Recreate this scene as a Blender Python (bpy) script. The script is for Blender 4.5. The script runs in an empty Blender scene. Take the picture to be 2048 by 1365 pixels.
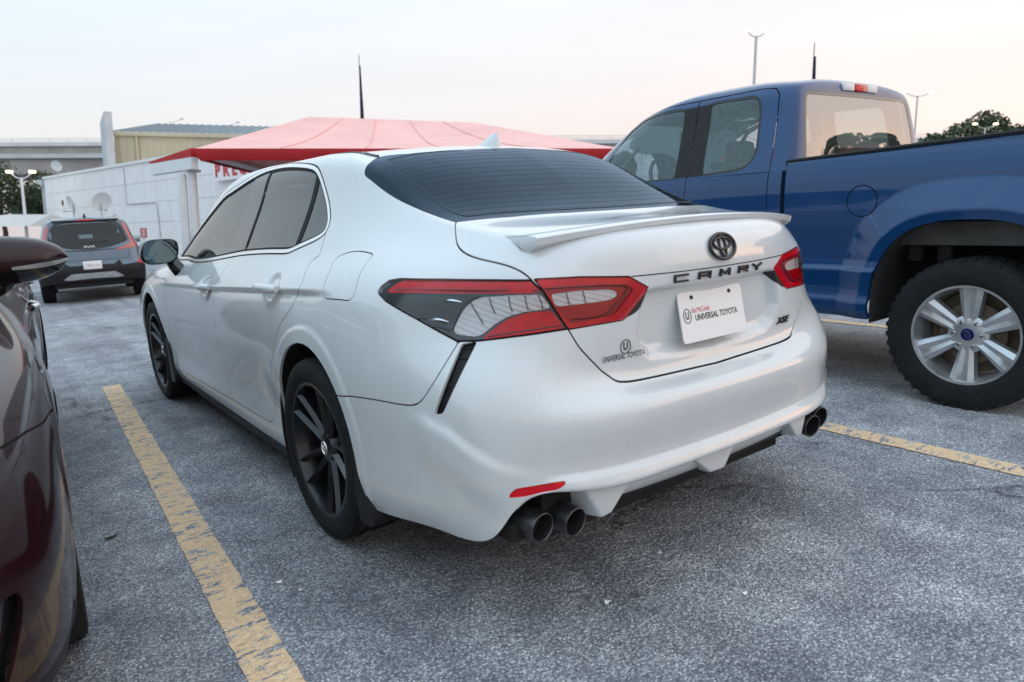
import bpy, bmesh, math, random
import numpy as np
from mathutils import Matrix, Vector, Euler
random.seed(7); RNG = np.random.RandomState(11)
R = math.radians
SC = bpy.context.scene
COL = SC.collection
# ---------------------------------------------------------------- camera, sky, sun, exposure
CAM_LOC = (-1.778, -2.4136, 1.1656)
cam_data = bpy.data.cameras.new('camera'); cam = bpy.data.objects.new('camera', cam_data); COL.objects.link(cam)
cam.location = CAM_LOC; cam.rotation_euler = Euler((R(90-8.3), 0, R(-36.355)))
cam_data.sensor_width = 36.0; cam_data.lens = 36.0*1415.58/2048; cam_data.clip_start = .05; cam_data.clip_end = 3000
SC.camera = cam
cam_data.dof.use_dof = True; cam_data.dof.focus_distance = 3.0; cam_data.dof.aperture_fstop = 3.5
world = bpy.data.worlds.new('World'); SC.world = world; world.use_nodes = True
wn = world.node_tree; wb = wn.nodes['Background']
SUN_EL, SUN_AZ = 1.5, 120.0          # the sun is setting behind the camera, to its right
sky = wn.nodes.new('ShaderNodeTexSky'); sky.sky_type = 'NISHITA'; sky.sun_disc = False
sky.sun_elevation = R(SUN_EL); sky.sun_rotation = R(SUN_AZ); sky.altitude = 200; sky.air_density = 1.0; sky.dust_density = 3.0; sky.ozone_density = 1.5
# thin evening veil over the clear sky: pink near the horizon, pale blue overhead, the same all round
tcw = wn.nodes.new('ShaderNodeTexCoord'); sx_ = wn.nodes.new('ShaderNodeSeparateXYZ'); wn.links.new(tcw.outputs['Generated'], sx_.inputs[0])
rw = wn.nodes.new('ShaderNodeValToRGB'); wn.links.new(sx_.outputs[2], rw.inputs[0])
cr = rw.color_ramp; cr.elements[0].position = 0.0; cr.elements[0].color = (.56, .465, .44, 1)
cr.elements[1].position = 1.0; cr.elements[1].color = (.74, .90, 1.06, 1)
for p_, c_ in ((.05, (.595, .505, .485, 1)), (.14, (.605, .565, .55, 1)), (.30, (.60, .63, .645, 1)), (.6, (.80, .92, 1.0, 1))):
    e_ = cr.elements.new(p_); e_.color = c_
# the afterglow warms the side where the sun went down, the far side stays cool
dt = wn.nodes.new('ShaderNodeVectorMath'); dt.operation = 'DOT_PRODUCT'; dt.inputs[1].default_value = (math.sin(R(SUN_AZ)), math.cos(R(SUN_AZ)), 0)
wn.links.new(tcw.outputs['Generated'], dt.inputs[0])
mr_ = wn.nodes.new('ShaderNodeMapRange'); mr_.inputs[1].default_value = -1; mr_.inputs[2].default_value = 1; wn.links.new(dt.outputs['Value'], mr_.inputs[0])
tint = wn.nodes.new('ShaderNodeMix'); tint.data_type = 'RGBA'; tint.inputs[6].default_value = (.80, .98, 1.10, 1); tint.inputs[7].default_value = (1.18, .99, .92, 1); wn.links.new(mr_.outputs[0], tint.inputs[0])
veil = wn.nodes.new('ShaderNodeMix'); veil.data_type = 'RGBA'; veil.blend_type = 'MULTIPLY'; veil.inputs[0].default_value = 1.0; wn.links.new(rw.outputs[0], veil.inputs[6]); wn.links.new(tint.outputs[2], veil.inputs[7])
hz = wn.nodes.new('ShaderNodeTexNoise'); hz.inputs['Scale'].default_value = 2.2; hz.inputs['Detail'].default_value = 5
hm = wn.nodes.new('ShaderNodeMapping'); hm.inputs['Scale'].default_value = (1, 1, 7); wn.links.new(tcw.outputs['Generated'], hm.inputs[0]); wn.links.new(hm.outputs[0], hz.inputs['Vector'])
hr = wn.nodes.new('ShaderNodeMapRange'); hr.inputs[1].default_value = .3; hr.inputs[2].default_value = .7; hr.inputs[3].default_value = .97; hr.inputs[4].default_value = 1.03; wn.links.new(hz.outputs[0], hr.inputs[0])
veil2 = wn.nodes.new('ShaderNodeMix'); veil2.data_type = 'RGBA'; veil2.blend_type = 'MULTIPLY'; veil2.inputs[0].default_value = 1.0; wn.links.new(veil.outputs[2], veil2.inputs[6]); wn.links.new(hr.outputs[0], veil2.inputs[7])
mixw = wn.nodes.new('ShaderNodeMix'); mixw.data_type = 'RGBA'; mixw.blend_type = 'ADD'; mixw.inputs[0].default_value = 1.0
sk2 = wn.nodes.new('ShaderNodeMix'); sk2.data_type = 'RGBA'; sk2.blend_type = 'MULTIPLY'; sk2.inputs[0].default_value = 1.0; sk2.inputs[7].default_value = (.085, .085, .085, 1)
wn.links.new(sky.outputs[0], sk2.inputs[6]); wn.links.new(sk2.outputs[2], mixw.inputs[7]); wn.links.new(veil2.outputs[2], mixw.inputs[6])
wn.links.new(mixw.outputs[2], wb.inputs[0]); wb.inputs[1].default_value = .9
sun_data = bpy.data.lights.new('sun', 'SUN'); sun = bpy.data.objects.new('sun', sun_data); COL.objects.link(sun)
sun_data.energy = .18; sun_data.angle = R(50); sun_data.color = (1, .93, .86)
sun.rotation_euler = Euler((R(90-12), 0, R(180-SUN_AZ)))
SC.view_settings.view_transform = 'Standard'; SC.view_settings.look = 'None'; SC.view_settings.gamma = 1.0
SC.view_settings.use_curve_mapping = False
SC.view_settings.exposure = 0.70
SC.render.engine = 'CYCLES'
# ---------------------------------------------------------------- frames: the lot falls a few degrees sideways under the parked cars
LOT_ROT = np.array([[.9977, .0088, .0677], [-.0089, 1.0, .0026], [-.0677, -.0032, .9977]])
def _orth(M):
    u, s, v = np.linalg.svd(M); return u@v
LOT_ROT = _orth(LOT_ROT)
CL = np.array([-1.778027, -2.413631, 1.165606])
def lot2w(p): return CL + (np.asarray(p, float)-CL)@LOT_ROT
LOT = Matrix.Translation(Vector(lot2w((0, 0, 0)).tolist())) @ Matrix(LOT_ROT.T.tolist()).to_4x4()
# ---------------------------------------------------------------- numpy kernel: lofted shells that can be cut into panels
def nspline(t, P, tq):
    """natural cubic spline through P (n,d) at parameters t, sampled at tq"""
    t = np.asarray(t, float); P = np.asarray(P, float); n = len(t)
    h = np.diff(t); A = np.zeros((n, n)); B = np.zeros((n,) + P.shape[1:])
    A[0, 0] = A[-1, -1] = 1
    for i in range(1, n-1):
        A[i, i-1] = h[i-1]; A[i, i] = 2*(h[i-1]+h[i]); A[i, i+1] = h[i]
        B[i] = 3*((P[i+1]-P[i])/h[i] - (P[i]-P[i-1])/h[i-1])
    c = np.linalg.solve(A, B.reshape(n, -1)).reshape(B.shape)
    k = np.clip(np.searchsorted(t, tq, side='right')-1, 0, n-2)
    sh = (-1,) + (1,)*(P.ndim-1)
    hk = h[k].reshape(sh); s = (tq-t[k]).reshape(sh)
    b = (P[k+1]-P[k])/hk - hk*(2*c[k]+c[k+1])/3
    d = (c[k+1]-c[k])/(3*hk)
    return P[k] + b*s + c[k]*s*s + d*s**3
def chord(P, p=0.5):
    d = np.linalg.norm(np.diff(P, axis=0), axis=-1)
    if d.ndim > 1: d = d.mean(axis=tuple(range(1, d.ndim)))
    return np.concatenate([[0], np.cumsum(np.maximum(d, 1e-5)**p)])
def sub(t, ns):
    out = []
    for i, n in enumerate(ns): out.append(np.linspace(t[i], t[i+1], n, endpoint=False))
    return np.concatenate(out + [[t[-1]]])
def loft(net, nu, nv, ghost=None):
    """net (rows, cols, 3) -> grid (U, V, 3); nu/nv subdivisions per interval; ghost: extra last row for the end slope"""
    net = np.asarray(net, float)
    tu = chord(np.moveaxis(net, 1, 0), .8)
    tq = sub(tu, nu)
    rings = nspline(tu, np.moveaxis(net, 1, 0), tq)            # (U, rows, 3)
    g = None
    if ghost is not None: g = nspline(tu, np.asarray(ghost, float), tq)
    G = []
    for i in range(len(tq)):
        R = rings[i]
        if g is not None: R = np.vstack([R, g[i:i+1]])
        tv = chord(R, .6)
        q = sub(tv[:len(net)], nv)
        G.append(nspline(tv, R, q))
    return np.array(G)
def gsmooth(G, it, lam=.5, keep_edges=True):
    for _ in range(it):
        L = np.zeros_like(G)
        L[1:-1] += (G[2:]+G[:-2])/2 - G[1:-1]
        M = np.zeros_like(G)
        M[:, 1:-1] += (G[:, 2:]+G[:, :-2])/2 - G[:, 1:-1]
        M[0] = 0 if False else M[0]
        G = G + lam*(L+M)/2
    return G
def gnormals(G, flip=1):
    du = np.gradient(G, axis=0); dv = np.gradient(G, axis=1)
    n = np.cross(du, dv)*flip
    l = np.linalg.norm(n, axis=-1, keepdims=True)
    n = n/np.maximum(l, 1e-12)
    return n
def sstep(a, b, x):
    t = np.clip((x-a)/(b-a), 0, 1); return t*t*(3-2*t)
def poly_sd(pts, poly, closed=True):
    """signed distance (negative inside) of pts (n,2) to polygon; unsigned when open"""
    poly = np.asarray(poly, float); n = len(poly); m = n if closed else n-1
    D = np.full(len(pts), 1e9); inside = np.zeros(len(pts), bool)
    x, y = pts[:, 0], pts[:, 1]
    for i in range(m):
        a = poly[i]; b = poly[(i+1) % n]; ab = b-a
        L = ab@ab + 1e-18
        t = np.clip(((x-a[0])*ab[0]+(y-a[1])*ab[1])/L, 0, 1)
        D = np.minimum(D, np.hypot(x-a[0]-t*ab[0], y-a[1]-t*ab[1]))
        if closed and a[1] != b[1]:
            c = ((a[1] > y) != (b[1] > y)) & (x < (b[0]-a[0])*(y-a[1])/(b[1]-a[1])+a[0])
            inside ^= c
    return np.where(inside, -D, D) if closed else D
def smooth_poly(pts, n=8, closed=True, p=.5):
    """Catmull-like dense curve through the points"""
    P = np.asarray(pts, float)
    if closed:
        Q = np.vstack([P[-3:], P, P[:3]])
        t = chord(Q, p); q = sub(t[3:3+len(P)+1], [n]*len(P))[:-1]
        return nspline(t, Q, q)
    t = chord(P, p); return nspline(t, P, sub(t, [n]*(len(P)-1)))
class Shell:
    """polygon soup with per-vertex normals; faces carry an integer label and can be split along scalar fields"""
    def __init__(s, G, flip=1, N=None):
        U, V = G.shape[:2]
        s.P = G.reshape(-1, 3).copy(); s.N = (gnormals(G, flip) if N is None else N).reshape(-1, 3).copy()
        i = np.arange(U*V).reshape(U, V)
        q = np.stack([i[:-1, :-1], i[1:, :-1], i[1:, 1:], i[:-1, 1:]], -1).reshape(-1, 4)
        if flip < 0: q = q[:, ::-1]
        s.F = [tuple(f) for f in q.tolist()]
        s.L = np.zeros(len(s.F), int)
    def vmask(s, lab):
        m = np.zeros(len(s.P), bool)
        for f, l in zip(s.F, s.L):
            if l in lab: m[list(f)] = True
        return m
    def split(s, val, only=None):
        """cut faces along val==0; returns +1/-1 per face"""
        val = np.asarray(val, float).copy()
        val[np.abs(val) < 1e-7] = 1e-7
        P = [s.P]; N = [s.N]; nP = []; nN = []; cache = {}; base = len(s.P); nv = []
        sg = val > 0
        Fn = []; Ln = []; S = []
        for f, l in zip(s.F, s.L):
            a = [sg[k] for k in f]
            if all(a): Fn.append(f); Ln.append(l); S.append(1); continue
            if not any(a): Fn.append(f); Ln.append(l); S.append(-1); continue
            if only is not None and l not in only:
                Fn.append(f); Ln.append(l); S.append(1 if sum(a)*2 >= len(a) else -1); continue
            pos = []; neg = []
            n = len(f)
            for k in range(n):
                i, j = f[k], f[(k+1) % n]
                (pos if a[k] else neg).append(i)
                if a[k] != a[(k+1) % n]:
                    key = (i, j) if i < j else (j, i)
                    c = cache.get(key)
                    if c is None:
                        t = val[key[0]]/(val[key[0]]-val[key[1]])
                        t = min(max(t, .02), .98)
                        nP.append(s.P[key[0]]*(1-t)+s.P[key[1]]*t)
                        nN.append(s.N[key[0]]*(1-t)+s.N[key[1]]*t)
                        c = base+len(nP)-1; cache[key] = c
                    pos.append(c); neg.append(c)
            if len(pos) > 2: Fn.append(tuple(pos)); Ln.append(l); S.append(1)
            if len(neg) > 2: Fn.append(tuple(neg)); Ln.append(l); S.append(-1)
        if nP:
            s.P = np.vstack([s.P, nP]); nN = np.array(nN)
            nN /= np.linalg.norm(nN, axis=1, keepdims=True)
            s.N = np.vstack([s.N, nN])
        s.F = Fn; s.L = np.array(Ln)
        return np.array(S)
    def cut(s, field, new, only=None, off=0.0):
        """faces with field(P) < off among `only` get label `new`"""
        S = s.split(field(s.P)-off, only)
        m = S < 0
        if only is not None: m &= np.isin(s.L, list(only))
        s.L[m] = new
    def band(s, field, new, w, only=None):
        """a strip of width w along field==0"""
        s.split(field(s.P)-w/2, only)
        v = field(s.P)
        S2 = s.split(v+w/2, only)
        v = field(s.P)
        for i, f in enumerate(s.F):
            if only is not None and s.L[i] not in only: continue
            c = v[list(f)].mean()
            if abs(c) < w/2: s.L[i] = new
    def take(s, labs):
        idx = [i for i in range(len(s.F)) if s.L[i] in labs]
        used = sorted({v for i in idx for v in s.F[i]}); mp = {v: k for k, v in enumerate(used)}
        return s.P[used].copy(), s.N[used].copy(), [tuple(mp[v] for v in s.F[i]) for i in idx]
def mirror_pnf(pnf):
    P, N, F = pnf
    m = np.array([-1, 1, 1])
    return P*m, N*m, [tuple(reversed(f)) for f in F]
def join_pnf(*L):
    P = []; N = []; F = []; o = 0
    for p, n, f in L:
        P.append(p); N.append(n); F += [tuple(v+o for v in q) for q in f]; o += len(p)
    return np.vstack(P), np.vstack(N), F
def walls(pnf, depth, skip=None):
    """close a panel's open borders with a short inward wall so that it has thickness"""
    P, N, F = pnf
    cnt = {}
    for f in F:
        for k in range(len(f)):
            e = (f[k], f[(k+1) % len(f)]); cnt[e] = 1
    B = [e for e in cnt if (e[1], e[0]) not in cnt]
    if skip is not None: B = [e for e in B if not (skip(P[e[0]]) and skip(P[e[1]]))]
    vs = sorted({v for e in B for v in e}); mp = {v: i for i, v in enumerate(vs)}
    o = len(P); m = len(vs)
    P0 = P[vs]; P1 = P0 - N[vs]*depth
    nn = np.zeros((m, 3))
    for a, b in B:
        d = np.cross(P[b]-P[a], N[a]); l = np.linalg.norm(d)
        if l > 1e-9: d = d/l; nn[mp[a]] += d; nn[mp[b]] += d
    l = np.linalg.norm(nn, axis=1, keepdims=True); nn = np.where(l > 1e-6, nn/np.maximum(l, 1e-9), N[vs])
    F2 = F + [(o+mp[b], o+mp[a], o+m+mp[a], o+m+mp[b]) for a, b in B]
    return np.vstack([P, P0, P1]), np.vstack([N, nn, nn]), F2
def inset_pnf(pnf, d):
    P, N, F = pnf; return P-N*d, N, F
# ---------------------------------------------------------------- white sedan: control net, left half, x given as half width
# columns: rear centre, rear, rear, corner start, corner, corner end, quarter, rear axle, door, B pillar, door, A pillar, front axle, front, corner, nose, nose centre
SEDAN = [
 # k0 lower edge
 [(0,-1.070,.392),(.30,-1.068,.392),(.55,-1.050,.395),(.732,-1.000,.400),(.788,-.935,.292),(.838,-.740,.262),(.888,-.450,.240),(.880,0,.230),(.868,.42,.215),(.868,1.15,.212),(.868,1.95,.212),(.872,2.40,.212),(.880,2.825,.215),(.87,3.25,.22),(.76,3.60,.22),(.50,3.76,.22),(0,3.83,.22)],
 # k1 lip
 [(0,-1.115,.402),(.30,-1.110,.403),(.55,-1.085,.412),(.725,-1.010,.412),(.800,-.925,.345),(.862,-.740,.318),(.905,-.450,.300),(.895,0,.290),(.885,.42,.275),(.884,1.15,.270),(.884,1.95,.268),(.888,2.40,.265),(.895,2.825,.27),(.885,3.25,.28),(.79,3.60,.28),(.52,3.78,.28),(0,3.85,.28)],
 # k2 crease above the lip
 [(0,-1.108,.432),(.30,-1.103,.435),(.55,-1.078,.445),(.728,-1.008,.452),(.812,-.925,.430),(.872,-.740,.415),(.913,-.450,.400),(.905,0,.395),(.878,.42,.370),(.875,1.15,.360),(.875,1.95,.355),(.886,2.40,.360),(.905,2.825,.37),(.895,3.25,.38),(.80,3.60,.38),(.53,3.80,.38),(0,3.87,.38)],
 # k3
 [(0,-1.128,.545),(.30,-1.122,.545),(.55,-1.092,.550),(.735,-1.008,.550),(.820,-.925,.545),(.878,-.740,.540),(.915,-.450,.535),(.917,0,.530),(.896,.42,.500),(.892,1.15,.490),(.892,1.95,.490),(.902,2.40,.500),(.918,2.825,.51),(.905,3.25,.50),(.82,3.60,.50),(.55,3.82,.50),(0,3.89,.50)],
 # k4 below the shelf
 [(0,-1.122,.625),(.30,-1.116,.626),(.55,-1.085,.630),(.735,-.998,.640),(.818,-.910,.645),(.874,-.735,.650),(.911,-.450,.650),(.920,0,.650),(.905,.42,.630),(.902,1.15,.620),(.902,1.95,.620),(.910,2.40,.630),(.920,2.825,.64),(.90,3.25,.62),(.82,3.60,.60),(.55,3.81,.58),(0,3.88,.58)],
 # k5 shelf, inner edge
 [(0,-1.062,.656),(.30,-1.058,.660),(.50,-1.040,.690),(.700,-.985,.715),(.795,-.890,.725),(.860,-.730,.730),(.900,-.450,.735),(.915,0,.735),(.905,.42,.720),(.902,1.15,.710),(.902,1.95,.705),(.908,2.40,.705),(.915,2.825,.71),(.89,3.25,.69),(.80,3.60,.66),(.54,3.79,.63),(0,3.86,.63)],
 # k6
 [(0,-1.046,.745),(.30,-1.050,.750),(.49,-1.035,.770),(.665,-.965,.790),(.760,-.860,.800),(.835,-.710,.805),(.882,-.450,.815),(.900,0,.815),(.897,.42,.800),(.896,1.15,.785),(.897,1.95,.775),(.902,2.40,.775),(.905,2.825,.77),(.87,3.25,.75),(.77,3.60,.71),(.52,3.77,.67),(0,3.84,.67)],
 # k7 lamp level
 [(0,-1.062,.860),(.30,-1.058,.862),(.47,-1.035,.868),(.635,-.960,.880),(.715,-.860,.888),(.800,-.710,.895),(.857,-.450,.900),(.878,0,.900),(.880,.42,.880),(.882,1.15,.858),(.886,1.95,.840),(.890,2.40,.835),(.885,2.825,.825),(.845,3.25,.79),(.74,3.60,.74),(.50,3.75,.70),(0,3.82,.70)],
 # k8 lamp top
 [(0,-1.086,.955),(.30,-1.062,.958),(.46,-1.025,.960),(.620,-.952,.968),(.690,-.850,.972),(.765,-.700,.970),(.820,-.450,.968),(.843,0,.965),(.848,.42,.940),(.852,1.15,.912),(.858,1.95,.888),(.862,2.40,.880),(.855,2.825,.865),(.815,3.25,.82),(.71,3.60,.765),(.48,3.73,.72),(0,3.80,.72)],
 # k9 shoulder / tail edge
 [(0,-1.062,1.060),(.30,-1.040,1.055),(.48,-.990,1.040),(.605,-.905,1.028),(.662,-.805,1.025),(.720,-.660,1.022),(.775,-.420,1.020),(.800,0,1.015),(.812,.42,.990),(.820,1.15,.958),(.826,1.95,.928),(.828,2.40,.915),(.80,2.825,.895),(.75,3.25,.845),(.65,3.55,.79),(.44,3.68,.745),(0,3.76,.74)],
 # k10 deck / belt
 [(0,-.960,1.106),(.30,-.945,1.100),(.48,-.900,1.090),(.590,-.820,1.078),(.632,-.715,1.075),(.680,-.570,1.072),(.735,-.330,1.065),(.765,.03,1.060),(.782,.42,1.035),(.793,1.15,1.000),(.798,1.95,.968),(.790,2.38,.960),(.70,2.72,.945),(.60,3.10,.905),(.50,3.40,.845),(.30,3.58,.79),(0,3.66,.78)],
 # k11 glass foot
 [(0,-.660,1.128),(.30,-.645,1.130),(.48,-.610,1.129),(.600,-.562,1.127),(.632,-.470,1.138),(.660,-.340,1.145),(.692,-.130,1.150),(.712,.10,1.148),(.728,.42,1.140),(.740,1.15,1.120),(.746,1.90,1.095),(.732,2.20,1.080),(.680,2.47,1.000),(.55,2.60,.965),(.40,2.68,.955),(.20,2.75,.95),(0,2.77,.945)],
 # k12 mid glass
 [(0,-.345,1.275),(.30,-.330,1.270),(.475,-.295,1.258),(.592,-.245,1.240),(.618,-.180,1.252),(.636,-.08,1.262),(.654,.06,1.268),(.664,.20,1.270),(.672,.42,1.272),(.680,1.15,1.270),(.674,1.75,1.275),(.660,2.00,1.235),(.610,2.16,1.180),(.50,2.21,1.155),(.35,2.29,1.152),(.20,2.34,1.15),(0,2.36,1.15)],
 # k13 rail / glass head
 [(0,-.030,1.405),(.30,-.015,1.396),(.465,.010,1.380),(.570,.040,1.364),(.590,.110,1.379),(.602,.20,1.388),(.608,.30,1.394),(.610,.42,1.398),(.612,.65,1.402),(.614,1.15,1.402),(.608,1.45,1.399),(.594,1.64,1.376),(.548,1.77,1.362),(.45,1.81,1.348),(.30,1.88,1.358),(.15,1.915,1.362),(0,1.92,1.363)],
 # k14 roof (heights from the crown below)
 [(0,.20,0),(.20,.21,0),(.32,.235,0),(.40,.28,0),(.425,.34,0),(.438,.42,0),(.444,.50,0),(.446,.60,0),(.448,.75,0),(.448,1.10,0),(.444,1.28,0),(.43,1.38,0),(.38,1.46,0),(.31,1.53,0),(.21,1.58,0),(.10,1.605,0),(0,1.61,0)],
 # k15 roof centre line
 [(0,.46,1.444),(0,.47,1.444),(0,.49,1.444),(0,.52,1.445),(0,.55,1.446),(0,.59,1.447),(0,.64,1.448),(0,.70,1.449),(0,.80,1.450),(0,1.05,1.450),(0,1.15,1.449),(0,1.21,1.448),(0,1.25,1.447),(0,1.28,1.446),(0,1.30,1.445),(0,1.31,1.444),(0,1.32,1.444)],
]
SEDAN_NU = [30,26,18,14,24,34,44,42,46,46,26,24,22,18,14,18]
SEDAN_NV = [6,6,12,10,10,10,12,12,12,10,10,14,14,8,8]
def sedan_net(T=SEDAN):
    net = np.array(T, float); net[..., 0] *= -1
    yy = [-.03,.20,.46,.80,1.05,1.32,1.61,1.92]; zz = [1.405,1.428,1.444,1.450,1.450,1.444,1.419,1.363]
    zc = lambda y: nspline(np.array(yy), np.array(zz)[:, None], np.asarray(y, float))[:, 0]
    net[-2][:, 2] = zc(net[-2][:, 1]) - .04*(np.abs(net[-2][:, 0])/.6)**2.2
    net[-1][:, 2] = zc(net[-1][:, 1])
    gh = net[-2].copy(); gh[:, 0] *= -1; gh[:, 1] = 2*net[-1][:, 1]-gh[:, 1]
    return net, gh
def char_z(y): return np.interp(y, [-.3,-.12,.2,1.26,2.39,3.0], [.926,.922,.908,.856,.816,.80])
def sedan_surface():
    net, gh = sedan_net()
    G = loft(net, SEDAN_NU, SEDAN_NV, gh)
    G = gsmooth(G, 6)
    G[0, :, 0] = 0; G[-1, :, 0] = 0
    N = gnormals(G, SEDAN_FLIP)
    x, y, z = G[..., 0], G[..., 1], G[..., 2]
    d = np.zeros(x.shape)
    # pressed line through the handles
    t = char_z(y)-z
    side = sstep(-.22, .05, y)*(1-sstep(2.25, 2.5, y))*sstep(.70, .80, -x)
    prof = np.where(t < 0, .006*np.exp(np.minimum(t, 0)/.035), np.where(t < .020, .006-.015*sstep(0, .020, t), -.009*np.exp(-(np.maximum(t, .02)-.02)/.09)))
    cup = np.ones(x.shape)
    for yc, zc in ((.405, .905), (1.415, .852)): cup *= sstep(.8, 1.5, np.hypot((y-yc)/.085, (z-zc)/.062))
    d += side*prof*cup
    # finger cups behind the handles
    for yc, zc in ((.405, .905), (1.415, .852)):
        r = np.hypot((y-yc)/.075, (z-zc)/.058)
        d -= .012*(1-sstep(.55, 1.0, r))*sstep(.75, .8, -x)
    # wheel arch flares
    for yc in (0., 2.825):
        r = np.hypot(y-yc, z-.355)
        m = (z > .22)*sstep(.80, .86, -x)
        d += m*(.0045*(1-sstep(.424, .438, r)) + .006*np.exp(-((r-.44)/.05)**2)*0)
    # dished doors
    d -= .012*np.exp(-((z-.50)/.10)**2)*sstep(.40, .65, y)*(1-sstep(2.1, 2.4, y))*sstep(.8, .86, -x)
    # step along the flank of the rear bumper (lower part stands proud)
    s_ = x-y
    zl = np.interp(s_, [-.25,-.12,0.0,.10,.20,.30,.45], [.60,.60,.575,.530,.492,.470,.46])
    m = sstep(-.22, -.08, s_)*(1-sstep(.12, .42, s_))
    d += .011*m*sstep(-.030, .010, zl-z)*(1-sstep(.06, .17, zl-z))
    G = G + N*d[..., None]
    # number plate recess in the boot lid: pushed forward
    x, y, z = G[..., 0], G[..., 1], G[..., 2]
    sd = poly_sd(np.stack([x.ravel(), z.ravel()], -1), RECESS).reshape(x.shape)
    up = sstep(.912, .918, z)
    m = (y < -.9)*np.where(z > .88, 1.0, 1.0)*(1-sstep(-.035, .004, sd))
    tight = (y < -.9)*(1-up)*(1-sstep(-.004, .004, np.abs(x)-.30))
    mm = np.where(z > .86, np.maximum(m*(1-up), np.where(np.abs(x) < .29, 1-up, 0)*(y < -.9)), m)
    G[..., 1] += .030*mm
    # blade under the rear bumper stands proud of the face above it
    zc = .437+.014*(np.abs(G[..., 0])/.6)**2
    lip = (1-sstep(-.006, .004, G[..., 2]-zc))*(G[..., 1] < -.9)*(1-sstep(.60, .70, np.abs(G[..., 0])))
    G[..., 1] -= .013*lip
    G[0, :, 0] = 0
    return G
SEDAN_FLIP = -1
RECESS = [(-.60+.3,.925),(-.335,.86),(-.345,.80),(-.325,.745),(-.28,.715),(0,.700),(.28,.715),(.325,.745),(.345,.80),(.335,.86),(.30,.925)]
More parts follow.
